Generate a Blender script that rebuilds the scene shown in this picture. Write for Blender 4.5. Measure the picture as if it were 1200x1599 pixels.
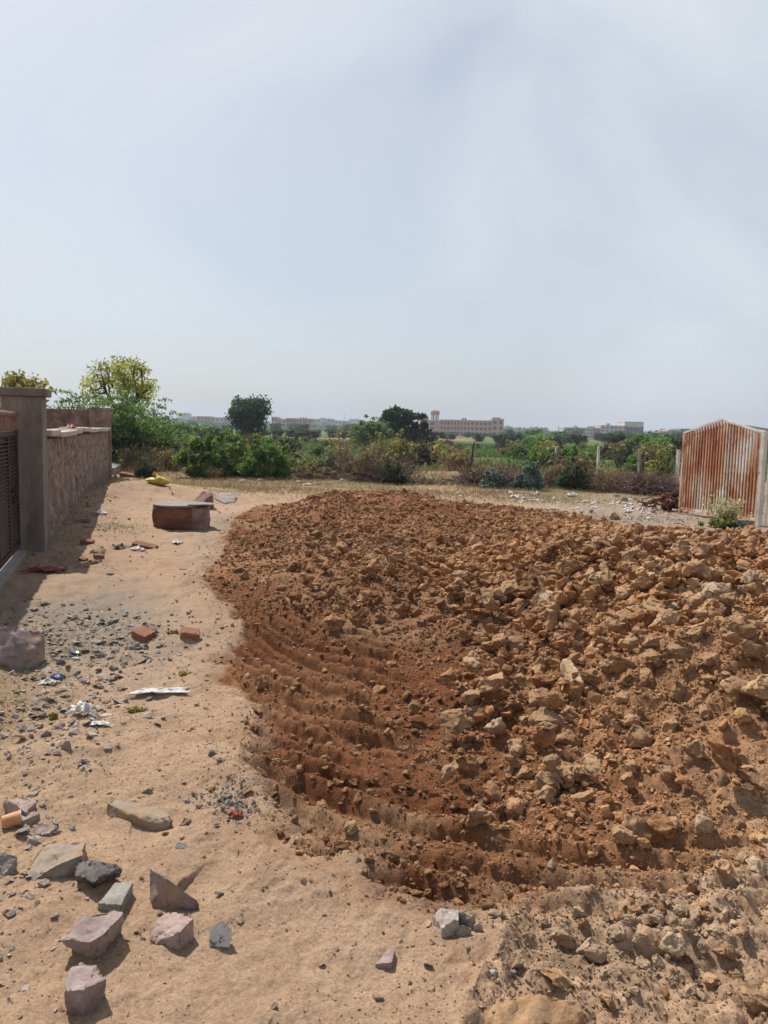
import bpy, bmesh, math, random
import numpy as np
from mathutils import Vector, Matrix, noise as mnoise

for o in list(bpy.data.objects):
    bpy.data.objects.remove(o)
SC = bpy.context.scene
C = SC.collection
R = math.radians

# ------------------------------------------------------------------ camera
EYE = 1.6
FPX = 1200.0                       # focal length in photograph pixels
PITCH, ROLL = R(6.0), R(1.3)
cam = bpy.data.cameras.new("camera")
cam.sensor_fit = 'VERTICAL'
cam.sensor_height = 24.0
cam.lens = 24.0 * FPX / 1599.0
cam.clip_start = 0.05
cam.clip_end = 9000
cam_o = bpy.data.objects.new("camera", cam)
C.objects.link(cam_o)
_f = Vector((0, math.cos(PITCH), -math.sin(PITCH)))
_r0 = Vector((1, 0, 0))
_u0 = Vector((0, math.sin(PITCH), math.cos(PITCH)))
CR = _r0 * math.cos(ROLL) + _u0 * math.sin(ROLL)
CU = _u0 * math.cos(ROLL) - _r0 * math.sin(ROLL)
CF = _f
M = Matrix((CR, CU, -CF)).transposed().to_4x4()
M.translation = Vector((0, 0, EYE))
cam_o.matrix_world = M
SC.camera = cam_o

# ------------------------------------------------------------------ light
SUN_EL, SUN_AZ = R(52.0), R(-37.0)          # azimuth from +Y towards +X
SUN_DIR = Vector((math.sin(SUN_AZ) * math.cos(SUN_EL), math.cos(SUN_AZ) * math.cos(SUN_EL), math.sin(SUN_EL)))
sun = bpy.data.lights.new("sun", 'SUN')
sun.energy = 5.0
sun.angle = R(0.6)
sun.color = (1.0, 0.955, 0.88)
sun_o = bpy.data.objects.new("sun", sun)
C.objects.link(sun_o)
sun_o.rotation_euler = SUN_DIR.to_track_quat('Z', 'Y').to_euler()
sun_o.location = (0, 0, 60)

W = bpy.data.worlds.new("World")
SC.world = W
W.use_nodes = True
nt = W.node_tree
nt.nodes.clear()
N = nt.nodes.new
L = nt.links.new
out = N('ShaderNodeOutputWorld'); bg = N('ShaderNodeBackground'); bg.inputs[1].default_value = 0.1
sky = N('ShaderNodeTexSky'); sky.sky_type = 'NISHITA'; sky.sun_disc = False
sky.sun_elevation = SUN_EL; sky.sun_rotation = SUN_AZ % (2 * math.pi)
sky.air_density = 1.0; sky.dust_density = 2.5; sky.ozone_density = 1.2; sky.altitude = 200
tc = N('ShaderNodeTexCoord')
# thin cirrus veil: stretched, warped noise over the sky direction
mp = N('ShaderNodeMapping'); mp.inputs['Rotation'].default_value = (0.35, 0.6, 0.5); mp.inputs['Scale'].default_value = (1.3, 3.6, 2.2)
L(tc.outputs['Generated'], mp.inputs[0])
n1 = N('ShaderNodeTexNoise'); n1.inputs['Scale'].default_value = 1.5; n1.inputs['Detail'].default_value = 7; n1.inputs['Roughness'].default_value = 0.5; n1.inputs['Distortion'].default_value = 0.5
L(mp.outputs[0], n1.inputs['Vector'])
rp = N('ShaderNodeValToRGB')
rp.color_ramp.elements[0].position = 0.33; rp.color_ramp.elements[0].color = (0.36, 0.36, 0.36, 1)
rp.color_ramp.elements[1].position = 0.66; rp.color_ramp.elements[1].color = (0.94, 0.94, 0.94, 1)
L(n1.outputs[0], rp.inputs[0])
mx = N('ShaderNodeMix'); mx.data_type = 'RGBA'
mx.inputs[7].default_value = (7.05, 7.5, 8.05, 1)
# the veil thins out towards the zenith
sx_ = N('ShaderNodeSeparateXYZ'); L(tc.outputs['Generated'], sx_.inputs[0])
el = N('ShaderNodeMapRange'); el.interpolation_type = 'SMOOTHSTEP'
el.inputs['From Min'].default_value = .46; el.inputs['From Max'].default_value = .80; el.inputs['To Min'].default_value = 1.0; el.inputs['To Max'].default_value = .12
L(sx_.outputs['Z'], el.inputs['Value'])
vm_ = N('ShaderNodeMath'); vm_.operation = 'MULTIPLY'; L(rp.outputs[0], vm_.inputs[0]); L(el.outputs[0], vm_.inputs[1])
L(vm_.outputs[0], mx.inputs[0]); L(sky.outputs[0], mx.inputs[6])
L(mx.outputs[2], bg.inputs[0]); L(bg.outputs[0], out.inputs[0])

SC.view_settings.view_transform = 'Standard'
SC.view_settings.look = 'None'
SC.view_settings.exposure = 0.10
SC.view_settings.gamma = 1.0
SC.view_settings.use_curve_mapping = False
SC.cycles.use_denoising = True
SC.cycles.max_bounces = 6
SC.cycles.diffuse_bounces = 3
SC.cycles.transparent_max_bounces = 6
SC.cycles.volume_bounces = 0

# ------------------------------------------------------------------ numpy noise
def _hash(ix, iy, seed):
    h = (ix.astype(np.int64) * 374761393 + iy.astype(np.int64) * 668265263 + seed * 974634777) & 0xFFFFFFFF
    h = ((h ^ (h >> 13)) * 1274126177) & 0xFFFFFFFF
    h = ((h ^ (h >> 16)) * 2246822519) & 0xFFFFFFFF
    return ((h ^ (h >> 15)) & 0xFFFFFF) / float(0xFFFFFF)

def vn(x, y, seed=0):
    ix = np.floor(x); iy = np.floor(y)
    fx = x - ix; fy = y - iy
    u = fx * fx * fx * (fx * (fx * 6 - 15) + 10); v = fy * fy * fy * (fy * (fy * 6 - 15) + 10)
    a = _hash(ix, iy, seed); b = _hash(ix + 1, iy, seed); c = _hash(ix, iy + 1, seed); d = _hash(ix + 1, iy + 1, seed)
    return (a + (b - a) * u + (c - a) * v + (a - b - c + d) * u * v) * 2 - 1

def fbm(x, y, oct=4, seed=0, gain=0.5):
    s = 0; a = 1.0; t = 0
    for i in range(oct):
        ca, sa = math.cos(i * 1.1 + .4), math.sin(i * 1.1 + .4)
        s = s + a * vn((x * ca - y * sa) * 2.03 ** i, (x * sa + y * ca) * 2.03 ** i, seed + i * 17)
        t += a; a *= gain
    return s / t

def worley(x, y, seed=0):
    ix = np.floor(x); iy = np.floor(y)
    best = np.full(np.shape(x), 9.0); cid = np.zeros(np.shape(x))
    for dx in (-1, 0, 1):
        for dy in (-1, 0, 1):
            cx = ix + dx; cy = iy + dy
            px = cx + _hash(cx, cy, seed); py = cy + _hash(cx, cy, seed + 5)
            d = (px - x) ** 2 + (py - y) ** 2
            m = d < best
            best = np.where(m, d, best); cid = np.where(m, _hash(cx, cy, seed + 9), cid)
    return np.sqrt(best), cid

def sstep(a, b, x):
    t = np.clip((x - a) / (b - a), 0, 1)
    return t * t * (3 - 2 * t)

# ------------------------------------------------------------------ pixels of the photo -> places
def ray(px, py):
    d = CF + CR * ((px - 600.0) / FPX) - CU * ((py - 799.5) / FPX)
    return d

def P(px, py, z=0.0):
    d = ray(px, py)
    t = (z - EYE) / d.z
    return Vector((d.x * t, d.y * t, z))

def AT(px, py, y):
    d = ray(px, py)
    t = y / d.y
    return Vector((d.x * t, y, EYE + d.z * t))

def sdpoly(x, y, poly):
    n = len(poly)
    d = np.full(np.shape(x), 1e9); ins = np.zeros(np.shape(x), bool)
    for i in range(n):
        ax, ay = poly[i]; bx, by = poly[(i + 1) % n]
        ex, ey = bx - ax, by - ay
        t = np.clip(((x - ax) * ex + (y - ay) * ey) / (ex * ex + ey * ey), 0, 1)
        d = np.minimum(d, (x - ax - ex * t) ** 2 + (y - ay - ey * t) ** 2)
        if by != ay:
            c = ((ay > y) != (by > y)) & (x < (bx - ax) * (y - ay) / (by - ay) + ax)
            ins ^= c
    d = np.sqrt(d)
    return np.where(ins, d, -d)

_B = [(455, 787), (400, 792), (365, 812), (345, 870), (312, 905), (365, 950), (385, 1000), (352, 1050), (385, 1100), (368, 1165),
      (415, 1240), (415, 1300), (470, 1345), (545, 1350), (610, 1415), (700, 1440), (770, 1480), (740, 1560), (720, 1640)]
SOIL = [tuple(P(a, b).xy) for a, b in _B] + [(0.3, 1.0), (4, 0.5), (12, 4), (10, 11.2)]
SOIL += [tuple(P(a, b).xy) for a, b in [(1290, 880), (1200, 868), (1100, 853), (1040, 842), (985, 826), (900, 806)]] + [(1.6, 17.2), (-0.6, 17.4)]
GATE_L = P(1061, 801); GATE_R = P(1183, 821)
WALL_C = Vector((-4.27, 9.6, 0)); WALL_A = R(16.6)

def terrain(x, y, full=False):
    x = np.asarray(x, float); y = np.asarray(y, float)
    r = np.hypot(x, y)
    near = 1 - sstep(18, 34, r)
    sd = sdpoly(x, y, SOIL) + 0.09 * fbm(x * 1.7, y * 1.7, 3, 3) * near + 0.09 * fbm(x * 7, y * 7, 3, 4) * near
    m = sstep(-0.05, 0.05, sd)
    # sandy level ground
    h = 0.045 * fbm(x * 0.8, y * 0.8, 3, 11) + 0.014 * fbm(x * 3.2, y * 3.2, 3, 12) + 0.007 * fbm(x * 15, y * 15, 4, 13, .6) * near
    w1, c1 = worley(x * 3.0, y * 2.6, 21)
    h = h + 0.022 * fbm(x * 5, y * 5, 4, 14, .6) * near - 0.034 * np.clip(1 - w1 / 0.42, 0, 1) * (c1 > 0.5) * near      # footprints
    h = h * np.where(r < 30, 1, 0.6)
    # low sand bank by the wall's end
    h = h + 0.34 * np.exp(-(((x + 5.5) / 1.5) ** 2 + ((y - 17.3) / 2.2) ** 2))
    h = h + 0.16 * np.exp(-(((x + 5.6) / 1.5) ** 2 + ((y - 14.2) / 2.0) ** 2))
    # field bunds beyond the verge
    h = h + 0.30 * np.exp(-((y - 26.5 + 0.10 * x) / 1.1) ** 2) * (0.7 + 0.5 * vn(x * .5, y * .2, 31)) * sstep(-3, 0, x)
    h = h + 0.25 * np.exp(-((y - 44) / 1.5) ** 2)
    # lip at the cut edge of the sand
    h = h + 0.05 * np.exp(-((sd + 0.10) / 0.13) ** 2) * (r < 9) * (0.7 + 0.6 * vn(x * 2.3, y * 2.3, 8))
    # the heap of dug earth
    inn = sstep(0, 1.6, sd)
    ridge = (0.40 - .24 * sstep(.2, 2.0, x)) * np.exp(-(np.clip(y - (13.6 - 0.42 * np.clip(x, -1, 9)) + 0.5 * vn(x * .6, 0 * x, 5), -9, 2) / 2.3) ** 2) * sstep(-3.4, -0.8, x)
    right = 0.46 * sstep(0.2, 2.2, x - 0.10 * (y - 4)) * sstep(2.8, 5.0, y + 0.15 * x) * (1 - .62 * sstep(7.5, 11, y) * sstep(0, 1.5, x))
    A = np.maximum(np.maximum(ridge, right), .14 * sstep(6, 9, y)) + 0.07 * fbm(x * 0.9, y * 0.9, 3, 41) * sstep(0, 1.2, sd)
    hollow = -0.06 * sstep(0.0, 0.25, sd) * (1 - sstep(6, 9, y)) + 0.05 * sstep(0.9, 1.8, sd)
    rough_amt = 0.35 + 0.65 * sstep(-0.2, 1.4, x - 0.08 * (y - 3)) + 0.35 * sstep(8.5, 11, y)
    rough_amt = np.clip(rough_amt, 0.40, 1.1)
    wa, ca = worley(x * 5.2 + .5 * vn(x * 3, y * 3, 71), y * 5.2 + .5 * vn(x * 3, y * 3, 72), 51)
    wb, cb = worley(x * 13 + .6 * vn(x * 9, y * 9, 73), y * 13, 52)
    wc, cc = worley(x * 24, y * 24, 53)
    lump = (0.055 * ca * np.clip(1 - wa * wa * 1.6, 0, 1) ** 1.3 + 0.026 * cb * np.clip(1 - wb * wb * 1.6, 0, 1) + 0.012 * cc * np.clip(1 - wc * wc * 1.6, 0, 1))
    hs = A * inn + hollow + rough_amt * (0.05 * fbm(x * 2.2, y * 2.2, 4, 61, .55) + lump)
    hs = hs + 0.010 * fbm(x * 15, y * 15, 2, 62, .6)
    # tread marks of the digger
    tm = sstep(-1.5, -0.9, x) * (1 - sstep(0.9, 1.7, x - .10 * (y - 2.4))) * sstep(2.35, 2.55, y + .12 * np.clip(-x, 0, 1)) * (1 - sstep(6.4, 7.6, y)) * sstep(-0.02, 0.12, sd)
    gx = -0.22 * x + 0.70 * np.exp(-(x + 0.80) / 0.52)
    ph = (y - gx + 0.05 * vn(x * 1.5, y * 1.5, 81) + .02 * fbm(x * 6, y * 6, 2, 85)) / 0.195
    kk = np.floor(ph); fr = ph - kk
    tr = np.where(fr < .62, np.sin(np.clip(fr / .62, 0, 1) * math.pi) ** .75, 0)
    hk = vn(kk * 7.3 + .5, kk * 0 + 3.5, 88)
    xend = np.where(y + .3 * x > 3.15, -.02 + .5 * hk, 1.2 + .5 * hk)
    gapn = (1 - sstep(-.12, .15, x - xend)) * (.45 + .55 * sstep(-.7, .1, vn(x * 2.2 + 3, kk * 3.1, 83) + .25))
    hs = hs + .030 * fbm(x * 1.3, y * 6.5, 3, 93) * sstep(0, .3, sd) * (1 - sstep(6.5, 8, y)) * (1 - sstep(.8, 1.8, x))
    hs = hs * (1 - .82 * tm * gapn) + tm * gapn * ((0.074 - .022 * (1 - sstep(2.9, 3.4, y))) * tr * (1 + .3 * fbm(x * 8, y * 8, 2, 86)) - 0.03 + .008 * fbm(x * 15, y * 15, 2, 62, .6) + .010 * cc * np.clip(1 - wc * wc * 1.6, 0, 1))
    crust = sstep(.12, .40, x) * (1 - sstep(2.40, 2.62, y - .22 * (x - .5)))
    hs = hs + crust * (.04 + .02 * np.clip(1 - worley(x * 9 + 4, y * 9, 91)[0] ** 2 * 1.7, 0, 1) + .014 * fbm(x * 12, y * 12, 3, 92))
    H = h * (1 - m) + (hs + 0.4 * h) * m
    if full:
        return H, sd, m, dict(ca=ca, cb=cb, wa=wa, r=r, tm=tm, tr=tr)
    return H

def hz(x, y):
    return float(terrain(np.array([x]), np.array([y]))[0])

def G(px, py):
    """where the line of sight through a photo pixel meets the ground"""
    d = ray(px, py)
    t = np.geomspace(1.2, 120, 900)
    x = d.x * t; y = d.y * t; z = EYE + d.z * t
    g = terrain(x, y)
    k = np.nonzero(z < g)[0]
    if len(k) == 0:
        return P(px, py)
    i = k[0]
    t0, t1 = (t[i - 1], t[i]) if i else (t[0], t[0])
    a = z[i - 1] - g[i - 1] if i else 0; b = z[i] - g[i]
    tt = t0 + (t1 - t0) * (a / (a - b) if a != b else 0)
    return Vector((d.x * tt, d.y * tt, hz(d.x * tt, d.y * tt)))

def depth(p):
    return (Vector(p) - Vector((0, 0, EYE))).dot(CF)

# ------------------------------------------------------------------ building helpers
def tag(o, label=None, cat=None, group=None, kind=None):
    if label: o['label'] = label
    if cat: o['category'] = cat
    if group: o['group'] = group
    if kind: o['kind'] = kind
    return o

def link(name, me, mat=None, parent=None, loc=None, rot=None):
    o = bpy.data.objects.new(name, me)
    C.objects.link(o)
    if mat is not None and me is not None and len(me.materials) == 0:
        me.materials.append(mat)
    if parent: o.parent = parent
    if loc is not None: o.location = loc
    if rot is not None: o.rotation_euler = rot
    return o

def empty(name, loc, rz=0.0):
    o = bpy.data.objects.new(name, None)
    o.empty_display_size = 0.2
    C.objects.link(o)
    o.location = loc; o.rotation_euler = (0, 0, rz)
    return o

def copy_tree(o, loc, rz=0.0, sc=None):
    c = o.copy(); C.objects.link(c)
    c.location = loc
    c.rotation_euler = (o.rotation_euler[0], o.rotation_euler[1], rz)
    if sc is not None: c.scale = sc if hasattr(sc, '__len__') else (sc, sc, sc)
    for ch in list(o.children):
        d = ch.copy(); C.objects.link(d); d.parent = c
        for g in list(ch.children):
            e = g.copy(); C.objects.link(e); e.parent = d
    return c

def mesh_np(name, V, F, smooth=False, attrs=None, cols=None):
    V = np.ascontiguousarray(V, dtype=np.float32); F = np.ascontiguousarray(F, dtype=np.int32)
    me = bpy.data.meshes.new(name)
    k = F.shape[1]; n = F.shape[0]
    me.vertices.add(len(V)); me.vertices.foreach_set('co', V.ravel())
    me.loops.add(n * k); me.loops.foreach_set('vertex_index', F.ravel())
    me.polygons.add(n); me.polygons.foreach_set('loop_start', np.arange(n, dtype=np.int32) * k)
    try:
        me.polygons.foreach_set('loop_total', np.full(n, k, np.int32))
    except Exception:
        pass
    me.update(calc_edges=True)
    me.polygons.foreach_set('use_smooth', np.full(n, bool(smooth)))
    for an, av in (attrs or {}).items():
        a = me.attributes.new(an, 'FLOAT', 'POINT'); a.data.foreach_set('value', np.ascontiguousarray(av, dtype=np.float32))
    for an, av in (cols or {}).items():
        a = me.attributes.new(an, 'FLOAT_COLOR', 'POINT')
        c4 = np.ones((len(V), 4), np.float32); c4[:, :3] = av
        a.data.foreach_set('color', c4.ravel())
    return me

class MB:
    """collects boxes, tubes and prisms into ONE mesh"""
    def __init__(s): s.v = []; s.f = []
    def add(s, vs, fs):
        b = len(s.v)
        s.v += [tuple(v) for v in vs]; s.f += [tuple(i + b for i in f) for f in fs]
    def box(s, x0, x1, y0, y1, z0, z1):
        s.add([(x0, y0, z0), (x1, y0, z0), (x1, y1, z0), (x0, y1, z0), (x0, y0, z1), (x1, y0, z1), (x1, y1, z1), (x0, y1, z1)],
              [(3, 2, 1, 0), (4, 5, 6, 7), (0, 1, 5, 4), (1, 2, 6, 5), (2, 3, 7, 6), (3, 0, 4, 7)])
    def bar(s, a, b, w, t=None, up=(0, 0, 1)):
        a = Vector(a); b = Vector(b); d = (b - a).normalized(); u = Vector(up)
        if abs(d.dot(u)) > .95: u = Vector((0, 1, 0))
        x = d.cross(u).normalized() * (w / 2); y = x.cross(d).normalized() * ((t or w) / 2)
        vs = [a - x - y, a + x - y, a + x + y, a - x + y, b - x - y, b + x - y, b + x + y, b - x + y]
        s.add(vs, [(3, 2, 1, 0), (4, 5, 6, 7), (0, 1, 5, 4), (1, 2, 6, 5), (2, 3, 7, 6), (3, 0, 4, 7)])
    def tube(s, pts, rad, n=6):
        pts = [Vector(p) for p in pts]
        if not hasattr(rad, '__len__'): rad = [rad] * len(pts)
        rings = []
        b = len(s.v)
        for i, p in enumerate(pts):
            d = (pts[min(i + 1, len(pts) - 1)] - pts[max(i - 1, 0)])
            d = d.normalized() if d.length > 1e-9 else Vector((0, 0, 1))
            u = d.cross(Vector((0, 0, 1)))
            if u.length < .1: u = d.cross(Vector((0, 1, 0)))
            u.normalize(); w = d.cross(u)
            for k in range(n):
                a = 2 * math.pi * k / n
                s.v.append(tuple(p + (u * math.cos(a) + w * math.sin(a)) * rad[i]))
        for i in range(len(pts) - 1):
            for k in range(n):
                k2 = (k + 1) % n
                s.f.append((b + i * n + k, b + i * n + k2, b + (i + 1) * n + k2, b + (i + 1) * n + k))
        s.f.append(tuple(b + k for k in range(n)))
        e = b + (len(pts) - 1) * n
        s.f.append(tuple(e + n - 1 - k for k in range(n)))
    def mesh(s, name, bevel=0.0, smooth=False, jitter=0.0, sub=0, seed=0):
        me = bpy.data.meshes.new(name)
        me.from_pydata(s.v, [], s.f)
        if bevel or jitter or sub:
            bm = bmesh.new(); bm.from_mesh(me)
            if bevel: bmesh.ops.bevel(bm, geom=list(bm.edges), offset=bevel, segments=2, affect='EDGES', profile=.6)
            if sub: bmesh.ops.subdivide_edges(bm, edges=list(bm.edges), cuts=sub, use_grid_fill=True)
            if jitter:
                bm.normal_update()
                for v in bm.verts:
                    q = v.co * 3.1 + Vector((seed, seed * 2, 0))
                    v.co += v.normal * (mnoise.fractal(q * 2, .9, 2.0, 3) * jitter)
            bm.to_mesh(me); bm.free()
        for p in me.polygons: p.use_smooth = smooth
        me.update()
        return me

# ------------------------------------------------------------------ materials
def new_mat(name):
    m = bpy.data.materials.new(name); m.use_nodes = True
    t = m.node_tree; t.nodes.clear()
    o = t.nodes.new('ShaderNodeOutputMaterial')
    return m, t, o

def ramp(t, fac, stops, interp='LINEAR'):
    r = t.nodes.new('ShaderNodeValToRGB'); cr = r.color_ramp; cr.interpolation = interp
    while len(cr.elements) < len(stops): cr.elements.new(0.5)
    for e, (p, c) in zip(cr.elements, stops):
        e.position = p; e.color = (c[0], c[1], c[2], 1)
    t.links.new(fac, r.inputs[0])
    return r.outputs[0]

def noise_node(t, vec, scale, detail=6, rough=.6, dist=0.0):
    n = t.nodes.new('ShaderNodeTexNoise')
    n.inputs['Scale'].default_value = scale; n.inputs['Detail'].default_value = detail
    n.inputs['Roughness'].default_value = rough; n.inputs['Distortion'].default_value = dist
    t.links.new(vec, n.inputs['Vector'])
    return n.outputs[0]

def mixc(t, fac, a, b, mode='MIX'):
    m = t.nodes.new('ShaderNodeMix'); m.data_type = 'RGBA'; m.blend_type = mode
    for s, v in ((m.inputs[0], fac), (m.inputs[6], a), (m.inputs[7], b)):
        if isinstance(v, (int, float)): s.default_value = v
        elif isinstance(v, tuple): s.default_value = (v[0], v[1], v[2], 1)
        else: t.links.new(v, s)
    return m.outputs[2]

def mathn(t, op, a, b=0.0):
    m = t.nodes.new('ShaderNodeMath'); m.operation = op
    for s, v in ((m.inputs[0], a), (m.inputs[1], b)):
        if isinstance(v, (int, float)): s.default_value = v
        else: t.links.new(v, s)
    return m.outputs[0]

def obj_vec(t, stretch=(1, 1, 1), roff=True):
    tcn = t.nodes.new('ShaderNodeTexCoord'); oi = t.nodes.new('ShaderNodeObjectInfo')
    mpn = t.nodes.new('ShaderNodeMapping'); mpn.inputs['Scale'].default_value = stretch
    t.links.new(tcn.outputs['Object'], mpn.inputs[0])
    va = t.nodes.new('ShaderNodeVectorMath'); va.operation = 'ADD'
    t.links.new(mpn.outputs[0], va.inputs[0])
    if not roff: return mpn.outputs[0], oi.outputs['Random']
    vm = t.nodes.new('ShaderNodeVectorMath'); vm.operation = 'SCALE'; vm.inputs[0].default_value = (37, 53, 71)
    t.links.new(oi.outputs['Random'], vm.inputs['Scale']); t.links.new(vm.outputs[0], va.inputs[1])
    return va.outputs[0], oi.outputs['Random']

def M_rough(name, stops, scale=6, rough=.9, bump=.4, bscale=25, stretch=(1, 1, 1), spots=None, randv=.12, dist=0.3, detail=7, bdist=.02, metallic=0.0, tint=False, roff=True):
    m, t, o = new_mat(name)
    b = t.nodes.new('ShaderNodeBsdfPrincipled'); t.links.new(b.outputs[0], o.inputs[0])
    vec, rnd = obj_vec(t, stretch, roff)
    col = ramp(t, noise_node(t, vec, scale, detail, .62, dist), stops)
    fine = noise_node(t, vec, scale * 9, 4, .7)
    col = mixc(t, .55, col, ramp(t, fine, [(.25, (.55, .55, .55)), (.75, (1.35, 1.35, 1.35))]), 'MULTIPLY')
    if spots:                                     # (scale, threshold lo, hi, colour)
        s = noise_node(t, vec, spots[0], 5, .65, .5)
        f = ramp(t, s, [(spots[1], (0, 0, 0)), (spots[2], (1, 1, 1))])
        col = mixc(t, f, col, spots[3])
    hs = t.nodes.new('ShaderNodeHueSaturation')
    t.links.new(col, hs.inputs['Color'])
    if tint:
        at = t.nodes.new('ShaderNodeAttribute'); at.attribute_name = 'tint'
        v = mathn(t, 'ADD', mathn(t, 'MULTIPLY', at.outputs['Fac'], 0.7), 0.65)
        t.links.new(v, hs.inputs['Value'])
    else:
        v = mathn(t, 'ADD', mathn(t, 'MULTIPLY', rnd, 2 * randv), 1 - randv)
        t.links.new(v, hs.inputs['Value'])
    t.links.new(hs.outputs[0], b.inputs['Base Color'])
    b.inputs['Roughness'].default_value = rough; b.inputs['Metallic'].default_value = metallic
    b.inputs['Specular IOR Level'].default_value = .25
    if bump:
        bn = t.nodes.new('ShaderNodeBump'); bn.inputs['Strength'].default_value = bump; bn.inputs['Distance'].default_value = bdist
        t.links.new(noise_node(t, vec, bscale, 8, .7), bn.inputs['Height']); t.links.new(bn.outputs[0], b.inputs['Normal'])
    return m

def M_leaf(name, stops, trans=.5, rough=.6):
    m, t, o = new_mat(name)
    at = t.nodes.new('ShaderNodeAttribute'); at.attribute_name = 'tint'
    col = ramp(t, at.outputs['Fac'], stops)
    oi = t.nodes.new('ShaderNodeObjectInfo')
    hs = t.nodes.new('ShaderNodeHueSaturation'); t.links.new(col, hs.inputs['Color'])
    t.links.new(mathn(t, 'ADD', mathn(t, 'MULTIPLY', oi.outputs['Random'], .4), .8), hs.inputs['Value'])
    t.links.new(mathn(t, 'ADD', mathn(t, 'MULTIPLY', oi.outputs['Random'], .03), .485), hs.inputs['Hue'])
    b = t.nodes.new('ShaderNodeBsdfPrincipled'); b.inputs['Roughness'].default_value = rough; b.inputs['Specular IOR Level'].default_value = .3
    tr = t.nodes.new('ShaderNodeBsdfTranslucent')
    t.links.new(hs.outputs[0], b.inputs['Base Color']); t.links.new(hs.outputs[0], tr.inputs['Color'])
    ms = t.nodes.new('ShaderNodeMixShader'); ms.inputs[0].default_value = trans
    t.links.new(b.outputs[0], ms.inputs[1]); t.links.new(tr.outputs[0], ms.inputs[2]); t.links.new(ms.outputs[0], o.inputs[0])
    return m

def M_ground():
    m, t, o = new_mat('ground_mat')
    b = t.nodes.new('ShaderNodeBsdfPrincipled'); t.links.new(b.outputs[0], o.inputs[0])
    at = t.nodes.new('ShaderNodeAttribute'); at.attribute_name = 'tone'
    tcn = t.nodes.new('ShaderNodeTexCoord'); vec = tcn.outputs['Object']
    f1 = noise_node(t, vec, 90, 6, .75); f2 = noise_node(t, vec, 9, 5, .6)
    col = mixc(t, .75, at.outputs['Color'], ramp(t, f1, [(.30, (.50, .48, .46)), (.70, (1.42, 1.42, 1.42))]), 'MULTIPLY')
    col = mixc(t, .6, col, ramp(t, f2, [(.3, (.80, .79, .78)), (.7, (1.15, 1.15, 1.15))]), 'MULTIPLY')
    t.links.new(col, b.inputs['Base Color'])
    b.inputs['Roughness'].default_value = .95; b.inputs['Specular IOR Level'].default_value = .15
    bn = t.nodes.new('ShaderNodeBump'); bn.inputs['Strength'].default_value = .8; bn.inputs['Distance'].default_value = .012
    t.links.new(noise_node(t, vec, 60, 9, .75), bn.inputs['Height']); t.links.new(bn.outputs[0], b.inputs['Normal'])
    return m

m_ground = M_ground()
m_clod = M_rough('earth_clod_mat', [(.28, (0.243, 0.129, 0.061)), (.5, (0.364, 0.215, 0.114)), (.75, (0.467, 0.307, 0.179))], 14, .95, .8, 75, randv=.16, bdist=.007)
m_clod_pale = M_rough('pale_clod_mat', [(.28, (0.283, 0.180, 0.106)), (.5, (0.398, 0.283, 0.179)), (.75, (0.496, 0.380, 0.263))], 14, .95, .8, 75, randv=.12, bdist=.007)
m_clod_red = M_rough('red_clod_mat', [(.28, (0.180, 0.082, 0.035)), (.5, (0.277, 0.132, 0.059)), (.75, (0.360, 0.195, 0.097))], 14, .95, .8, 75, randv=.16, bdist=.007)
m_clod_yel = M_rough('ochre_clod_mat', [(.28, (.235, .13, .058)), (.5, (.34, .21, .105)), (.75, (.43, .295, .165))], 14, .95, .8, 75, randv=.12, bdist=.007)
m_loose = M_rough('loose_soil_mat', [(.25, (0.209, 0.090, 0.038)), (.5, (0.341, 0.178, 0.082)), (.78, (0.467, 0.293, 0.161))], 2.2, .95, .5, 60, tint=True)
m_loosep = M_rough('pale_soil_mat', [(.25, (.26, .16, .092)), (.5, (.38, .26, .165)), (.78, (.49, .365, .25))], 3, .95, .5, 60, tint=True)
m_pebble = M_rough('pebble_mat', [(.25, (.19, .135, .095)), (.5, (.30, .21, .14)), (.78, (.40, .30, .215))], 3.0, .9, .4, 60, tint=True)
m_rubble = M_rough('rubble_mat', [(.25, (.19, .15, .12)), (.5, (.32, .265, .22)), (.78, (.45, .39, .33))], 3.0, .9, .4, 60, tint=True)
m_gravel = M_rough('gravel_mat', [(.25, (.125, .115, .105)), (.5, (.225, .21, .19)), (.78, (.35, .33, .30))], 6.0, .85, .3, 60, tint=True)
DUST = (.33, .215, .125)
m_purple = M_rough('purple_stone_mat', [(.30, (.19, .135, .122)), (.5, (.275, .205, .19)), (.70, (.37, .29, .265))], 11, .8, .6, 55, spots=(5, .55, .70, DUST), bdist=.008)
m_pink = M_rough('pink_stone_mat', [(.30, (.25, .165, .135)), (.5, (.35, .25, .21)), (.70, (.44, .34, .29))], 11, .85, .6, 55, spots=(5, .52, .70, DUST), bdist=.008)
m_slate = M_rough('slate_mat', [(.30, (.165, .152, .128)), (.5, (.245, .228, .195)), (.70, (.33, .31, .27))], 12, .75, .5, 55, spots=(6, .54, .72, DUST), bdist=.007)
m_dustslab = M_rough('dusty_slab_mat', [(.30, (.19, .16, .135)), (.5, (.28, .235, .195)), (.70, (.36, .30, .24))], 9, .85, .6, 55, spots=(4, .40, .60, DUST), bdist=.008)
m_dark = M_rough('dark_stone_mat', [(.30, (.085, .078, .072)), (.5, (.15, .135, .122)), (.70, (.25, .225, .20))], 14, .75, .8, 45, spots=(6, .57, .72, DUST), bdist=.012)
m_white_st = M_rough('white_stone_mat', [(.3, (.27, .22, .185)), (.5, (.37, .31, .27)), (.7, (.47, .41, .365))], 12, .85, .5, 55, bdist=.008)
m_brick = M_rough('brick_mat', [(.3, (.14, .055, .035)), (.5, (.23, .095, .058)), (.7, (.31, .155, .10))], 9, .9, .5, 40, spots=(12, .50, .66, DUST), bdist=.01)
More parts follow.
